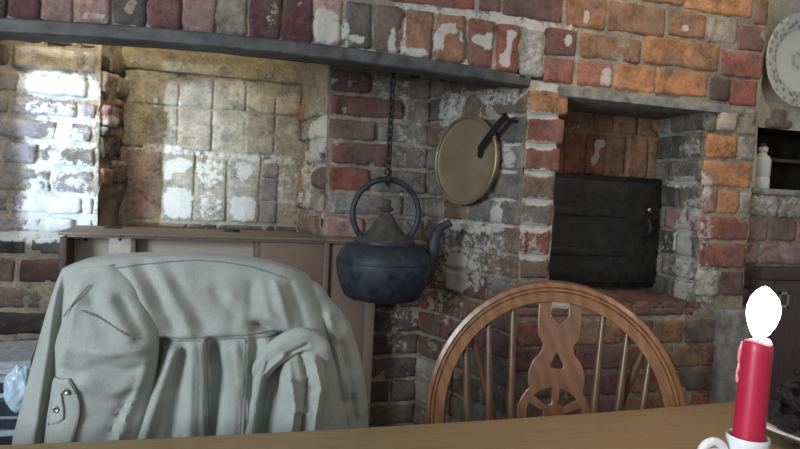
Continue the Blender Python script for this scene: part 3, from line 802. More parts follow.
BL = [(.98, -.150), (.95, -.195), (.92, -.207), (.88, -.218), (.82, -.232), (.76, -.245), (.70, -.258), (.60, -.27), (.44, -.275)]
BRR = [(.98, .12), (.945, .142), (.92, .155), (.89, .170), (.84, .186), (.79, .205), (.75, .214), (.70, .222), (.60, .23), (.44, .235)]
def interp(T, z):
    T = sorted(T)
    if z <= T[0][0]: return T[0][1]
    for i in range(len(T)-1):
        if z <= T[i+1][0]:
            q = (z-T[i][0])/(T[i+1][0]-T[i][0]); return T[i][1]+(T[i+1][1]-T[i][1])*q
    return T[-1][1]
def ztop(s_):                                  # s_ in -1..1 across the shoulders
    return .962-.010*s_*s_-.017*abs(s_)**7+(-.006*s_ if s_ > 0 else 0)
YC = JY+.052
def body_front(x, z):
    xl, xr = interp(BL, z), interp(BRR, z); s_ = max(-1, min(1, (x-xl)/(xr-xl)*2-1))
    k = max(0, min(1, (ztop(s_)-z)/.06))
    D = .020+.026*math.sqrt(1-(1-k)**2)+.012*max(0, min(1, (.95-z)/.3))
    d = D*max(0, 1-abs(s_)**6)**.5
    return YC-d-(body_f(x, z)+.007*nz(x*1.3, z*.6, 3, 16)+.0028*nz(x, z*.6, 5, 45))*min(1, k*1.6)*max(0, 1-s_**8)
ja = empty('jacket', (-.01, YC, .46), 'sage green cotton jacket draped over the back of the left chair', 'jacket')
def jloc(o): return loc(o, ja)
vs, fs = [], []; NS, NT = 130, 110
for side in (0, 1):
    for j in range(NT+1):
        for i in range(NS+1):
            s_ = math.sin((i/NS-.5)*PI) if True else 0
            zt = ztop(s_); q = j/NT; z = zt-(zt-.46)*(q**1.15)
            xl, xr = interp(BL, z), interp(BRR, z); x = xl+(xr-xl)*(s_+1)/2
            if side == 0: y = body_front(x, z)
            else:
                k = max(0, min(1, (zt-z)/.06)); D = .022+.02*math.sqrt(1-(1-k)**2); y = YC+D*max(0, 1-abs(s_)**6)**.5+.004*nz(x, z, 8, 12)*k*(1-s_**8)
            if j == 0: y = YC-.004 if side == 0 else YC+.004
            vs.append((x, y, z))
n1 = (NS+1)*(NT+1)
for side in (0, 1):
    for j in range(NT):
        for i in range(NS):
            a = side*n1+j*(NS+1)+i; q = (a, a+1, a+NS+2, a+NS+1); fs.append(q if side else q[::-1])
for i in range(NS):
    fs.append((i, i+1, n1+i+1, n1+i))
bm = bmesh.new(); bvs = [bm.verts.new(v) for v in vs]
for f in fs: bm.faces.new([bvs[i] for i in f])
bmesh.ops.remove_doubles(bm, verts=bm.verts[:], dist=2e-4)
jloc(link_bm('jacket_body', bm, M['cloth'], ja))

def sleeve(name, cl, hw, dep, yc, folds, mat, parent=ja, seg=72, rows=90, jn=.0034):
    """flattened hanging tube: centreline px points, half widths (m), depths (m) per point, centre depths"""
    P = [J(*p) for p in cl]
    pts = smooth_path([(p[0], p[1], 0) for p in P], 10)
    def at_t(T, q):
        f = q*(len(T)-1); i = min(int(f), len(T)-2); g = f-i; g = g*g*(3-2*g); return T[i]*(1-g)+T[i+1]*g
    ff = fold_field(folds); vs, fs = [], []
    def surf(q, a):
        f = q*(len(pts)-1); i = min(int(f), len(pts)-2); c = pts[i].lerp(pts[i+1], f-i); d = (pts[i+1]-pts[i]).normalized(); nrm = Vector((-d.y, d.x, 0))
        w, h, y = at_t(hw, q), at_t(dep, q), at_t(yc, q)
        ca, sa = math.cos(a), math.sin(a)
        X = math.copysign(abs(ca)**.8, ca)*w; Yd = math.copysign(abs(sa)**.8, sa)*h
        x = c.x+nrm.x*X; z = c.y+nrm.y*X
        g = max(0, sa)
        return Vector((x, y-Yd-g*(ff(x, z)+jn*2*nz(x, z, 7, 14)+jn*nz(x, z, 9, 40)), z))
    for j in range(rows+1):
        for k in range(seg): vs.append(surf(j/rows, 2*PI*k/seg))
    for j in range(rows):
        for k in range(seg):
            fs.append((j*seg+k, j*seg+(k+1) % seg, (j+1)*seg+(k+1) % seg, (j+1)*seg+k))
    fs.append(tuple(range(seg))); fs.append(tuple(reversed(range(rows*seg, rows*seg+seg))))
    bm = bmesh.new(); bvs = [bm.verts.new(v) for v in vs]
    for f in fs: bm.faces.new([bvs[i] for i in f])
    o = link_bm(name, bm, mat, None, sharp=1.2)
    def front(x, z):
        best = None
        for j in range(rows+1):
            c = pts[min(int(j/rows*(len(pts)-1)), len(pts)-1)]
            if best is None or abs(c.y-z) < best[0]: best = (abs(c.y-z), j/rows)
        q = best[1]; c = surf(q, PI/2); w = at_t(hw, q)
        cx = pts[min(int(q*(len(pts)-1)), len(pts)-1)].x
        r_ = max(-.98, min(.98, (x-cx)/w)); a = math.acos(math.copysign(abs(r_)**1.25, r_))
        return surf(q, -a if False else a).y
    return o, front
ls, ls_front = sleeve('sleeve', [(97, 268), (103, 300), (108, 345), (104, 400), (98, 450), (92, 560)], [.026, .052, .066, .064, .066, .055], [.022, .030, .034, .034, .034, .03], [YC-.018, YC-.030, YC-.048, YC-.036, YC-.036, YC-.038],
    [([(78, 285), (70, 330), (64, 372)], .008, 0.0042), ([(88, 345), (120, 348), (150, 343)], .007, 0.0042), ([(98, 360), (125, 368), (150, 362)], .007, -0.0048), ([(88, 378), (112, 390), (140, 380)], .008, 0.0036), ([(140, 375), (118, 415), (102, 450)], .006, -0.0048), ([(148, 360), (132, 400), (116, 450)], .006, 0.0042), ([(110, 300), (132, 334)], .008, 0.0042), ([(92, 300), (112, 342)], .006, -0.0036), ([(66, 364), (84, 370)], .005, -0.0048), ([(62, 300), (66, 340)], .006, -0.0030), ([(120, 296), (142, 330)], .005, -0.0030)], M['cloth'])
ls.parent = ja; jloc(ls)
rs, _ = sleeve('sleeve', [(303, 284), (318, 304), (336, 345), (346, 390), (350, 440), (352, 560)], [.006, .022, .038, .042, .044, .04], [.008, .024, .036, .038, .038, .034], [YC, YC+.006, YC+.012, YC+.016, YC+.018, YC+.02],
    [([(322, 330), (338, 400), (338, 440)], .006, -.012), ([(332, 320), (352, 400)], .007, .007), ([(345, 350), (362, 430)], .006, -.006)], M['cloth'])
rs.parent = ja; jloc(rs)
cf, _ = sleeve('turned_back_cuff', [(296, 342), (303, 356), (302, 380), (298, 410), (294, 450), (290, 520)], [.012, .030, .034, .034, .036, .034], [.012, .022, .026, .026, .026, .022], [YC-.040, YC-.052, YC-.056, YC-.056, YC-.054, YC-.05],
    [([(285, 350), (292, 400), (284, 440)], .006, .007), ([(300, 352), (306, 380), (298, 440)], .004, -.007), ([(312, 356), (318, 380), (308, 440)], .005, .007), ([(290, 375), (310, 385)], .004, -.004), ([(288, 400), (305, 408)], .004, .004)], M['cloth'], jn=.003)
cf.parent = ja; jloc(cf)
fl, _ = sleeve('rolled_fold', [(256, 386), (264, 366), (280, 348), (300, 338), (318, 346), (325, 368)], [.008, .016, .019, .018, .016, .008], [.006, .011, .013, .013, .012, .006], [YC-.046, YC-.054, YC-.060, YC-.062, YC-.060, YC-.054],
    [([(262, 372), (282, 352)], .004, .004), ([(285, 352), (305, 342)], .003, -.004)], M['cloth'], jn=.002)
fl.parent = ja; jloc(fl)
# stitched seams that follow the surface
def seam(pts, front, off=.0003, r_=.0009, name='seam'):
    P = smooth_path([(*J(*p), 0) for p in pts], 10)
    o = tube(name, [(p.x, front(p.x, p.y)-off, p.y) for p in P], r_, M['stitch'], None, 6)
    o.parent = ja; jloc(o)
seam([(150, 341), (166, 338), (200, 337), (250, 335), (296, 333)], body_front); seam([(152, 345), (166, 342), (200, 340.5), (250, 338.5), (294, 337)], body_front)
seam([(203, 342), (204, 380), (206, 440)], body_front); seam([(206.5, 342), (207.5, 380), (209, 440)], body_front)
seam([(249, 340), (246, 385), (242, 440)], body_front); seam([(245.5, 340), (242.5, 385), (239, 440)], body_front)
seam([(110, 270), (150, 265), (200, 262), (250, 268), (288, 280)], body_front, .0004, .0008)
seam([(82, 309), (105, 317), (138, 334)], ls_front, .0016); seam([(90, 284), (78, 298), (64, 316)], ls_front, .0016)
# cuff on the left sleeve with its button tab
def patch(name, rows_, front, off, thick, mat):
    vs, fs = [], []; n = 14
    for a, b_ in rows_:
        A, B = J(*a), J(*b_)
        for i in range(n+1):
            x = A[0]+(B[0]-A[0])*i/n; z = A[1]+(B[1]-A[1])*i/n; vs.append((x, front(x, z)-off, z))
    m_ = len(rows_)
    for j in range(m_-1):
        for i in range(n):
            a = j*(n+1)+i; fs.append((a, a+1, a+n+2, a+n+1))
    o = link(name, vs, fs, mat)
    sd = o.modifiers.new('thickness', 'SOLIDIFY'); sd.thickness = thick; sd.offset = -1 if False else 0
    o.parent = ja; jloc(o); return o
cw = []
for y, xl_, xr_ in ((376, 56, 72), (382, 53, 77), (390, 51, 80.5), (398, 50, 82.5), (406, 48.5, 83), (415, 47, 82), (424, 46, 79), (433, 45, 76), (442, 44, 73), (470, 42, 66)): cw.append(((xl_, y), (xr_, y-2)))
patch('cuff', cw, ls_front, .003, .003, M['cloth'])
seam([(72, 376), (78.5, 386), (82, 398), (82, 410), (78, 427), (73, 441)], ls_front, .0052, .0009)
patch('button_tab', [((51, 396), (63.5, 390)), ((50, 404), (65, 398)), ((49, 412), (66.5, 406)), ((48, 421), (66.5, 414)), ((47.5, 425), (60, 419))], ls_front, .0065, .003, M['cloth'])
for px, py, of in ((69, 387, .006), (58.5, 406, .0095)):
    x, z = J(px, py); y = ls_front(x, z)-of
    o = lathe('button', [(.0, .0012), (.0022, .0012), (.0032, .0022), (.0044, .0014), (.0046, -.001), (0, -.001)], M['metal'], None, 20, (x, y, z), axis=(-.15, -1, 0)); o.parent = ja; jloc(o)

# ------------------------------------------------------------------ pine chest behind the jacket
ce = empty('pine_box', (.055, 2.06, 0), 'old pine open-fronted box standing in the fireplace behind the jacket', 'box')
def cb(name, lo, hi, mat, bev=.003):
    o = box_obj(name, lo, hi, mat, None, bev); o.parent = ce; return loc(o, ce)
X0, X1, CY0, CY1, CZ = -.397, .503, 1.935, 2.185, .912
cb('side_panel', (X0, CY0, 0), (X0+.018, CY1, CZ-.016), M['chestdark']); cb('side_panel', (X1-.03, CY0, 0), (X1, 2.04, CZ-.016), M['chest'])
bm = bmesh.new(); add_box(bm, (X0-.004, CY0-.008, CZ-.010), (.34, CY1, CZ), .003); add_box(bm, (.335, CY0-.008, CZ-.010), (X1+.004, 2.045, CZ-.001), .003)
o = link_bm('top_board', bm, M['chest'], None, sharp=.6); o.parent = ce; loc(o, ce)
cb('top_rail', (X0+.018, CY0, CZ-.016), (X1-.03, CY0+.014, CZ-.010), M['chest'], .002)
cb('back_panel', (X0+.018, 2.036, .04), (.16, 2.05, CZ-.010), M['chestpale'], .001)
cb('divider', (-.222, 1.985, .04), (-.208, 2.036, CZ-.012), M['chest'])
cb('divider', (.128, 1.955, .04), (.142, 2.036, CZ-.012), M['chest'])
cb('front_panel', (.142, 1.952, .655), (.335, 1.962, CZ-.012), M['chestred']); cb('front_panel', (.142, 1.952, .04), (.335, 1.962, .648), M['chestred'])
cb('middle_post', (.335, 1.94, .0), (.352, 1.97, CZ-.012), M['chest']); cb('front_panel', (.352, 1.955, .04), (X1-.03, 1.965, CZ-.012), M['chestred'])
cb('bottom_board', (X0+.018, CY0+.01, .02), (X1-.03, 2.036, .04), M['chest'], .001)
cb('shelf', (X0+.018, 1.98, .55), (-.222, 2.036, .565), M['chest'], .001)
for px, py in ((113, 223), (232, 228)):
    p = at(px, py, 2.10)
    o = lathe('iron_catch', [(0, .010), (.012, .009), (.024, .005), (.028, 0), (0, 0)], M['iron'], None, 20, (p.x, 2.10, CZ)); o.parent = ce; loc(o, ce)
for px, py in ((86, 238), (120, 238)):
    p = at(px, py, 2.036)
    o = lathe('nail_head', [(0, .003), (.004, .002), (.005, 0), (0, -.001)], M['iron'], None, 10, (p.x, 2.036, p.z-.004), axis=(0, -1, 0)); o.parent = ce; loc(o, ce)

# ------------------------------------------------------------------ chimney bar, chain and kettle
KY, KX = 1.78, .482
cbm = bmesh.new(); tube_bm(cbm, [(-1.03, KY, 1.433), (.81, KY, 1.433)], .012, 12)
bar = tag(link_bm('chimney_bar', cbm, M['iron'], sharp=.8), 'black iron bar across the flue behind the lintel, carrying the chain', 'bar')
KZ = .752
kt = empty('kettle', (KX, KY, KZ), 'big sooty black iron kettle hanging on a chain in the fireplace', 'kettle')
prof = [(0, .004), (.07, .002), (.098, .004), (.112, .014), (.124, .040), (.133, .068), (.1375, .095), (.1355, .118), (.127, .138), (.112, .153), (.097, .161), (.090, .163), (.088, .170), (.083, .171), (.080, .165), (.0, .160)]
lathe('kettle_body', prof, M['castiron'], kt, 64)
lathe('rim_band', [(.1365, .109), (.1385, .111), (.1382, .114), (.1355, .1155)], M['castiron'], kt, 64)
ld = lathe('lid', [(.086, .166), (.087, .171), (.078, .178), (.060, .190), (.044, .207), (.031, .226), (.022, .240), (.016, .247), (0, .248)], M['kettlelid'], kt, 48)
lathe('lid_knob', [(.010, .245), (.009, .252), (.020, .258), (.022, .262), (.014, .268), (.010, .274), (.013, .279), (.012, .285), (.005, .289), (0, .290)], M['kettlelid'], ld, 24)
sp_ = smooth_path([(.112, 0, .058), (.134, 0, .084), (.144, 0, .120), (.150, 0, .160), (.156, 0, .192), (.168, 0, .212), (.186, 0, .222), (.199, 0, .229)], 6)
n_ = len(sp_); tube('spout', sp_, [.026-.014*min(1, (i/(n_-1))*1.25) for i in range(n_)], M['castiron'], kt, 16)
hp = [(.098*math.cos(math.radians(a)), 0, .249+.098*math.sin(math.radians(a))) for a in range(-52, 233, 6)]
hp = [(-.070, 0, .158), (-.076, 0, .168)][::-1][:0] + hp
tube('handle', hp, .0085, M['castiron'], kt, 12)
for s_ in (-1, 1):
    bm = bmesh.new(); add_box(bm, (s_*.068-.014, -.012, .150), (s_*.068+.014, .012, .186), .005)
    link_bm('ear', bm, M['castiron'], kt, sharp=.7)
# chain
cz0, cz1 = KZ+.249+.098+.006, 1.424
chn = empty('chain', (KX, KY, cz0), 'black iron chain the kettle hangs from', 'chain')
nl = 13; pitch = (cz1-cz0-.03)/nl
lk = None
for i in range(nl):
    if lk is None:
        L_ = pitch*.5+.0035; P = []
        for k in range(24):
            a = 2*PI*k/24; P.append((.0066*math.cos(a), 0, math.copysign(abs(math.sin(a))**.7, math.sin(a))*L_))
        lk = tube('link', P, .0034, M['iron'], chn, 8, True); o = lk
    else:
        o = lk.copy(); C.objects.link(o); o.parent = chn
    o.location = (.0, 0, .022+pitch*(i+.5)); o.rotation_euler = (0, 0, (PI/2)*(i % 2)+.5)
hk = [(.0, 0, .024), (.006, 0, .018), (.003, 0, .008), (-.010, .0, .004), (-.016, 0, -.008), (-.006, 0, -.021), (.009, 0, -.018), (.014, 0, -.008)]
tube('hook', smooth_path([(0*1, p[0], p[2]) for p in hk], 5), .0042, M['iron'], chn, 8)
lathe('shackle', [(0, -.009), (.010, -.007), (.012, 0), (.010, .008), (0, .010)], M['iron'], chn, 14, (0, 0, .002+.012))
tube('hook', [(.0, .014*math.sin(a), cz1-cz0+.010+.014*math.cos(a)) for a in [PI*.95-2*PI*.82*i/16+.4 for i in range(17)]] , .004, M['iron'], chn, 8)
for px, py, dx, sc in ((408, 82, .03, 1.0), (437, 86, .0, .8)):
    p = at(px, py, KY)
    tube('pot_hook', [(p.x, KY, 1.447), (p.x, KY-.014, 1.440), (p.x, KY-.0155, 1.425), (p.x, KY-.006, 1.408), (p.x+.012, KY-.002, 1.396), (p.x+.03*sc, KY-.002, 1.397), (p.x+.034*sc, KY, 1.407)], .0065*sc, M['iron'], bar, 8)

# ------------------------------------------------------------------ brass pan hung on the jamb
pn = (SN+Vector((0, 0, .03))).normalized()
pc = Vector((.745, 1.828, 1.170))+SN*.004
pan = empty('hanging_pan', pc, 'round shallow brass pan hung on the brick jamb beside the oven', 'pan')
q = Vector((0, 0, 1)).rotation_difference(pn).to_matrix().to_4x4()
def oriented(o):
    o.matrix_basis = q; return o
oriented(lathe('pan_disc', [(0, .002), (.11, .003), (.124, .003), (.129, .006), (.131, .012), (.131, -.006), (.12, -.008), (0, -.008)], M['pan'], pan, 80))
bm = bmesh.new(); tube_bm(bm, [(.1325*math.cos(2*PI*k/80), .1325*math.sin(2*PI*k/80), .010) for k in range(80)], .0048, 10, True, up=(0, 0, 1))
oriented(link_bm('rim', bm, M['panrim'], pan))
tdir = lambda u, v, n: (SU*u+Vector((0, 0, 1))*v+SN*n)
def pl(u, v, n): return Vector((.845, YF, 0))+tdir(u, v, n)-pc     # jamb coordinates to pan-local
hpts = [pl(.134, 1.198, .045), pl(.130, 1.204, .050), pl(.095, 1.236, .054), pl(.060, 1.268, .056), pl(.028, 1.295, .052)]
tube('handle', hpts, 1, M['iron'], pan, section=[(-.004, -.0085), (.004, -.0085), (.004, .0085), (-.004, .0085)], up=tuple(SN), sharp=.6)
bm = bmesh.new(); 
pp = [pl(.142, 1.178, .040), pl(.138, 1.188, .041), pl(.132, 1.200, .045)]
tube_bm(bm, pp, [.6, 1, .8], section=[(-.003, -.010), (.003, -.010), (.003, .010), (-.003, .010)], up=tuple(SN))
link_bm('handle_lug', bm, M['iron'], pan, sharp=.6)
hp = [Vector((.845, YF, 0))+tdir(*c) for c in ((.030, 1.283, -.01), (.030, 1.283, .03), (.030, 1.284, .062), (.030, 1.298, .068))]
tag(tube('wall_hook', hp, .004, M['iron'], None, 8), 'black iron peg in the jamb that the brass pan hangs from', 'hook')

# poker leaning in the corner of the jamb
d_ = at(452, 337, 1)-CAM; P0 = Vector((.845, YF, 0))+SN*.022; tt = (P0-CAM).dot(SN)/d_.dot(SN); kp = CAM+d_*tt
po = empty('poker', (kp.x-.10, kp.y-.06, 0), 'black iron poker with ball end leaning on the jamb behind the bare chair', 'poker')
foot = Vector((kp.x-.10, kp.y-.06, .004))
tube('rod', [foot-po.location, kp-po.location], .006, M['iron'], po, 10)
lathe('knob', [(0, -.013), (.008, -.011), (.013, -.003), (.013, .004), (.008, .011), (0, .013)], M['iron'], po, 20, tuple(kp-po.location))

# ------------------------------------------------------------------ plate, niche jars
pc_ = Vector((1.828, YP-.022, 1.556))
pm = lathe('wall_plate', [(0, 0), (.085, .002), (.095, .006), (.12, .014), (.150, .020), (.152, .0225), (.149, .024), (.118, .018), (.094, .010), (.084, .006), (0, .005)], M['plate'], None, 72, axis=(0, -1, 0))
pm.location = pc_; tag(pm, 'round china plate with leafy patterned rim hung on the plaster wall', 'plate')
bt = empty('stoneware_bottle', (1.795, YP+.055, 1.136), 'tall pale stoneware bottle at the left end of the wall niche', 'bottle')
lathe('bottle_body', [(0, 0), (.026, 0), (.028, .004), (.028, .036), (.0265, .038), (.0265, .042), (.028, .044), (.028, .095), (.024, .108), (.014, .116), (.012, .125), (.0, .125)], M['stoneware'], bt, 28)
lathe('stopper', [(.012, .124), (.016, .127), (.016, .140), (.012, .144), (0, .145)], M['stoneware'], bt, 20)
b2 = lathe('small_jar', [(0, 0), (.016, 0), (.018, .004), (.018, .035), (.012, .043), (.012, .052), (0, .052)], simple('dim_grey_glaze', (.16, .155, .14), .4, 0, .1), None, 20)
b2.location = (1.868, YP+.13, 1.247); tag(b2, 'small grey jar on the niche shelf, behind the pale bottle', 'jar')

# dark cupboard door in the wall under the niche
cu = empty('wall_cupboard', (2.0, YP-.075, 0), 'low dark wood cupboard front in the wall behind the candle', 'cupboard')
bm = bmesh.new()
for lo, hi in (((1.702, YP-.073, 0.051), (1.755, YP-.03, .839)), ((2.26, YP-.073, 0.051), (2.30, YP-.03, .839)), ((1.702, YP-.075, .84), (2.30, YP-.03, .880)), ((1.702, YP-.075, 0), (2.3, YP-.03, .05))): add_box(bm, lo, hi, .003)
o = link_bm('frame', bm, M['darkwood'], cu, sharp=.6); loc(o, cu)
o = box_obj('door', (1.762, YP-.068, .052), (2.258, YP-.04, .838), M['darkwood'], cu, .003); loc(o, cu)
bm = bmesh.new(); kx, kz = 1.80, .775
for lo, hi in (((kx-.02, YP-.072, kz-.026), (kx+.02, YP-.066, kz-.018)), ((kx-.02, YP-.072, kz+.018), (kx+.02, YP-.066, kz+.026)), ((kx-.02, YP-.072, kz-.026), (kx-.013, YP-.066, kz+.026)), ((kx+.013, YP-.072, kz-.026), (kx+.02, YP-.066, kz+.026))): add_box(bm, lo, hi)
o = link_bm('keyhole_plate', bm, M['metal'], cu, smooth=False); loc(o, cu)

# ------------------------------------------------------------------ candle in its holder
KX_, KY_ = .6235, .60
ho = empty('candle_holder', (KX_, KY_, .75), 'white china chamber candlestick on the table, holding the red candle', 'candle holder')
lathe('cup', [(0, .006), (.020, .006), (.023, .010), (.0236, .020), (.0232, .040), (.0240, .046), (.0228, .0485), (.0207, .046), (.0215, .022), (0, .022)], M['porcelain'], ho, 48)
lathe('saucer', [(0, 0), (.036, 0), (.044, .003), (.050, .010), (.0512, .012), (.049, .012), (.043, .006), (.022, .007), (0, .007)], M['porcelain'], ho, 64)
hr = [(-.044+.0150*math.cos(a), .006-.002*math.cos(a), .026+.0150*math.sin(a)) for a in [2*PI*k/36 for k in range(36)]]
tube('ring_handle', hr, .0052, M['porcelain'], ho, 12, True)
ca = empty('candle', (KX_, KY_, .773), 'lit red candle standing in the white holder on the table', 'candle')
lean = .03
rc = .0170; H = .139
vs_ = []
cprof = [(0, 0), (rc+.0008, 0), (rc+.0006, .02), (rc, .06), (rc-.0002, H-.012), (rc-.0008, H-.004), (rc-.003, H+.0005), (rc-.006, H-.001), (.008, H-.004), (0, H-.005)]
co_ = lathe('wax_body', cprof, M['wax'], ca, 48, sharp=1.2)
for v in co_.data.vertices:
    a = math.atan2(v.co.y, v.co.x); 
    if v.co.z > .01: v.co.z += .002*math.sin(2*a+1)*(v.co.z/H)**4
    v.co.x += lean*v.co.z
mp = lathe('melted_pool', [(0, H-.0035), (.009, H-.003), (rc-.0055, H-.0001), (rc-.003, H+.0014), (rc-.0016, H-.0005), (rc-.004, H-.004), (0, H-.0045)], M['melt'], ca, 40)
for v in mp.data.vertices:
    a = math.atan2(v.co.y, v.co.x); v.co.z += .002*math.sin(2*a+1); v.co.x += lean*v.co.z
dr = smooth_path([(-.72*(rc+k_), .69*(rc+k_), z_) for k_, z_ in ((-.0004, H-.003), (.0014, H-.02), (.0006, H-.034), (.002, H-.042), (.0, H-.052))], 6)
o = tube('wax_drip', [(p.x+lean*p.z, p.y, p.z) for p in dr], [.0012+.0011*abs(math.sin(i*.35)) for i in range(len(dr))], M['melt'], ca, 8)
tube('wick', [(lean*H, 0, H-.005), (lean*H+.0003, 0, H+.004), (lean*H+.002, 0, H+.010)], .0009, M['soot'], ca, 6)
fl_ = lathe('flame', [(0, H+.002), (.004, H+.003), (.0095, H+.009), (.0145, H+.019), (.0178, H+.031), (.0180, H+.041), (.0148, H+.052), (.0090, H+.060), (.0035, H+.0645), (0, H+.066)], M['flame'], ca, 32)
for v in fl_.data.vertices: v.co.x += lean*v.co.z + .003*math.sin((v.co.z-H)*40)
ca['label'] = 'lit red candle standing in the white holder on the table'

# ------------------------------------------------------------------ white dish of coal at the table's right
DX, DY = .842, .672
di = lathe('white_dish', [(0, .004), (.055, .004), (.06, 0), (.066, 0), (.075, .008), (.108, .020), (.112, .023), (.108, .0245), (.074, .014), (.06, .011), (0, .011)], M['porcelain'], None, 64)
di.location = (DX, DY, .75); tag(di, 'white dish on the table to the right of the candle, heaped with black lumps', 'dish')
def lump_mesh(seed):
    bm = bmesh.new(); bmesh.ops.create_icosphere(bm, subdivisions=3, radius=1)
    for v in bm.verts:
        d = v.co.normalized(); k = .8+.35*noise.noise(d*1.6+Vector((seed*7.1, 0, 0)))+.14*noise.noise(d*4+Vector((0, seed*3.3, 0)))
        c = noise.cell(d*2.2+Vector((seed, seed, 0))); v.co = Vector((d.x*1.15, d.y*.9, d.z*.8))*(k+.12*c)
    return bm
protos = []
R = random.Random(5); k = 0
spots = []
for layer, (rad_, n_, z_) in enumerate(((.074, 12, .028), (.042, 7, .032), (.056, 9, .052), (.026, 4, .058), (.036, 6, .076), (.0, 1, .082), (.016, 3, .098))):
    for i in range(n_):
        a = 2*PI*i/n_+layer*.5; spots.append((DX+rad_*math.cos(a), DY+rad_*math.sin(a), .75+z_))
for i, s_ in enumerate(spots):
    if i < 5:
        o = link_bm('coal_lump', lump_mesh(i+1), M['coal'], None, True, .5); protos.append(o)
    else:
        o = protos[i % 5].copy(); C.objects.link(o)
    sc = R.uniform(.0145, .0195); o.scale = (sc, sc, sc); o.location = s_; o.rotation_euler = (R.uniform(0, 6), R.uniform(0, 6), R.uniform(0, 6))
    tag(o, 'shiny black lump in the heap on the white dish', 'coal', 'black lumps heaped on the white dish')

# ------------------------------------------------------------------ newspapers and magazines on a dark crate, left
cr_ = empty('dark_crate', (-.55, 1.63, 0), 'dark wooden crate at the left edge, under the pile of magazines', 'crate')
for nm, lo, hi in [('side_board', (-.80, 1.50, .02+.15*i), (-.33, 1.515, .15+.15*i)) for i in range(3)] + [('side_board', (-.80, 1.755, .02+.15*i), (-.33, 1.77, .15+.15*i)) for i in range(3)] + \
    [('end_board', (-.345, 1.515, .02), (-.33, 1.755, .45)), ('end_board', (-.80, 1.515, .02), (-.785, 1.755, .45)), ('lid', (-.805, 1.49, .45), (-.325, 1.78, .490)), ('corner_post', (-.785, 1.515, 0), (-.755, 1.545, .45)), ('corner_post', (-.375, 1.515, 0), (-.345, 1.545, .45)), ('corner_post', (-.785, 1.725, 0), (-.755, 1.755, .45)), ('corner_post', (-.375, 1.725, 0), (-.345, 1.755, .45))]:
    o = box_obj(nm, lo, hi, M['darkwood'], cr_, .002); loc(o, cr_)
R = random.Random(77); z = .4905
def magazine(w, d, h, bend, mat, name):
    vs, fs = [], []; nx, ny = 16, 10
    for tp in (0, 1):
        for j in range(ny+1):
            for i in range(nx+1):
                x = (i/nx-.5)*w; y = (j/ny-.5)*d
                vs.append((x, y, tp*h+bend*(i/nx)**2*math.sin(3*j/ny+.5)*(.35+.65*tp)+tp*.001*nz(x, y, h*50, 30)))
    m_ = (nx+1)*(ny+1)
    for j in range(ny):
        for i in range(nx):
            a = j*(nx+1)+i; q_ = (a, a+1, a+nx+2, a+nx+1); fs.append(q_[::-1]); fs.append(tuple(m_+v for v in q_))
    for i in range(nx):
        fs.append((i, i+1, m_+i+1, m_+i)); b_ = ny*(nx+1)+i; fs.append((b_+1, b_, m_+b_, m_+b_+1))
    for j in range(ny):
        a = j*(nx+1); fs.append((a+nx+1, a, m_+a, m_+a+nx+1)); b_ = a+nx; fs.append((b_, b_+nx+1, m_+b_+nx+1, m_+b_))
    o = link(name, vs, fs, mat); 
    o.data.set_sharp_from_angle(angle=.6); return o
ML = [('darkpaper', .016, 'thick dark magazine at the bottom of the pile on the crate'), ('bluepaper', .012, 'pale blue magazine low in the pile, just above the bottom one'), ('darkpaper', .024, 'dark blue magazine sandwiched between two pale ones'), ('paper', .008, 'thin grey paper in the middle of the pile on the crate'),
      ('darkpaper', .030, 'thickest dark magazine in the middle of the pile'), ('bluepaper', .010, 'pale blue magazine high in the pile, above the thickest dark one'), ('darkpaper', .022, 'dark magazine directly beneath the newspapers'),
      ('paper', .014, 'lower folded newspaper near the top of the pile'), ('paper', .012, 'middle folded newspaper near the top of the pile'), ('paper', .014, 'folded newspaper on top of the pile beside the jacket')]
for i, (mk, h_, lab) in enumerate(ML):
    o = magazine(R.uniform(.20, .235), R.uniform(.16, .19), h_, .0, M[mk], 'newspaper' if mk == 'paper' else 'magazine')
    o.location = (-.47+R.uniform(-.012, .012), 1.60+R.uniform(-.012, .012), z); o.rotation_euler = (0, 0, R.uniform(-.16, .16)); z += h_+.0012
    tag(o, lab, 'newspaper' if mk == 'paper' else 'magazine', 'pile of papers on the crate')
# crumpled glossy wrapper leaning against the pile
bm = bmesh.new(); bmesh.ops.create_icosphere(bm, subdivisions=5, radius=1)
for v in bm.verts:
    d = v.co.normalized(); k = 1+.25*noise.noise(d*1.8)+.12*abs(noise.noise(d*4))
    v.co = Vector((d.x*.026, d.y*.018, d.z*.045))*k
o = link_bm('plastic_wrapper', bm, M['bluepaper'], None); p = at(19, 388, 1.472); o.location = p; 
tag(o, 'crumpled pale blue glossy wrapper leaning on the pile of magazines', 'wrapper')

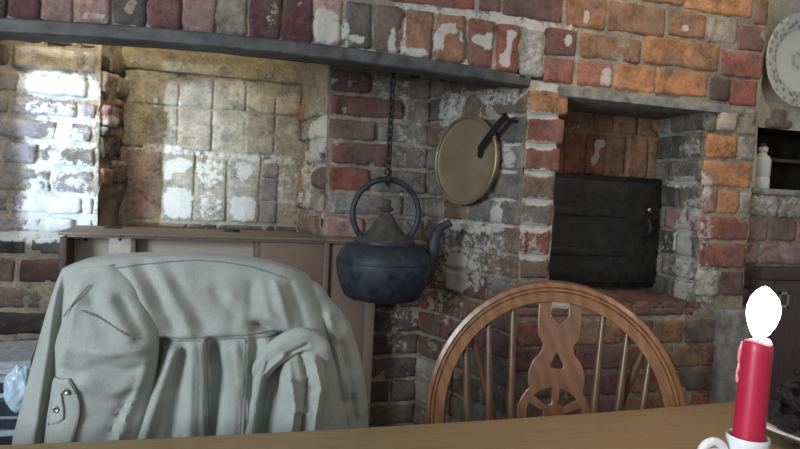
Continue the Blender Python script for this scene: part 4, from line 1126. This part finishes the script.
# ------------------------------------------------------------------ light
w = bpy.data.worlds.new('room_light'); bpy.context.scene.world = w; w.use_nodes = True
w.node_tree.nodes['Background'].inputs[0].default_value = (.93, .97, 1.0, 1); w.node_tree.nodes['Background'].inputs[1].default_value = .27
def area(name, loc_, target, sx, sy, power, col):
    l = bpy.data.lights.new(name, 'AREA'); l.shape = 'RECTANGLE'; l.size = sx; l.size_y = sy; l.energy = power; l.color = col
    o = bpy.data.objects.new(name, l); C.objects.link(o); o.location = loc_
    o.rotation_euler = (Vector(target)-Vector(loc_)).to_track_quat('-Z', 'Y').to_euler(); return o
def spot(name, loc_, target, power, ang, blend, col, rad=.03):
    l = bpy.data.lights.new(name, 'SPOT'); l.energy = power; l.spot_size = math.radians(ang); l.spot_blend = blend; l.color = col; l.shadow_soft_size = rad
    o = bpy.data.objects.new(name, l); C.objects.link(o); o.location = loc_
    o.rotation_euler = (Vector(target)-Vector(loc_)).to_track_quat('-Z', 'Y').to_euler(); return o
area('left_daylight_fill', (-1.98, -.45, 1.35), (-.2, 1.2, 1.0), .95, .78, 58, (.78, .89, 1.0))  # fill added in the second opening, for soft daylight from the left
spot('low_daylight', (-3.79, -1.7, 1.03), (-.78, 2.2, 1.08), 2000, 17, .75, (.60, .80, 1.0), .10)
area('rear_fill', (-.9, -2.3, 1.7), (.1, 1.2, .9), 1.3, 1.1, 7, (.86, .94, 1.0))  # unseen fill added behind the camera, no window is built there
spot('ceiling_spotlight', (1.15, .75, 2.3), (1.24, 1.65, 1.55), 24, 62, .9, (1.0, .81, .58), .04)
spot('flue_lamp', (-.20, 1.93, 1.80), (-.15, 2.36, 1.22), 8.5, 120, .8, (1.0, .86, .64), .05)
spot('pier_top_fill', (-.42, 1.93, 1.74), (-.43, 2.2, 1.40), 6.5, 70, .9, (1.0, .80, .50), .05)  # extra spot added to warm the top of the left pier
l = bpy.data.lights.new('candle_glow', 'POINT'); l.energy = .9; l.color = (1, .70, .55); l.shadow_soft_size = .015
o = bpy.data.objects.new('candle_glow', l); C.objects.link(o); o.location = (KX_+.005, KY_, .773+.139+.08)
vs_ = bpy.context.scene.view_settings
vs_.view_transform = 'Standard'; vs_.look = 'None'; vs_.exposure = .42; vs_.gamma = 1; vs_.use_curve_mapping = False
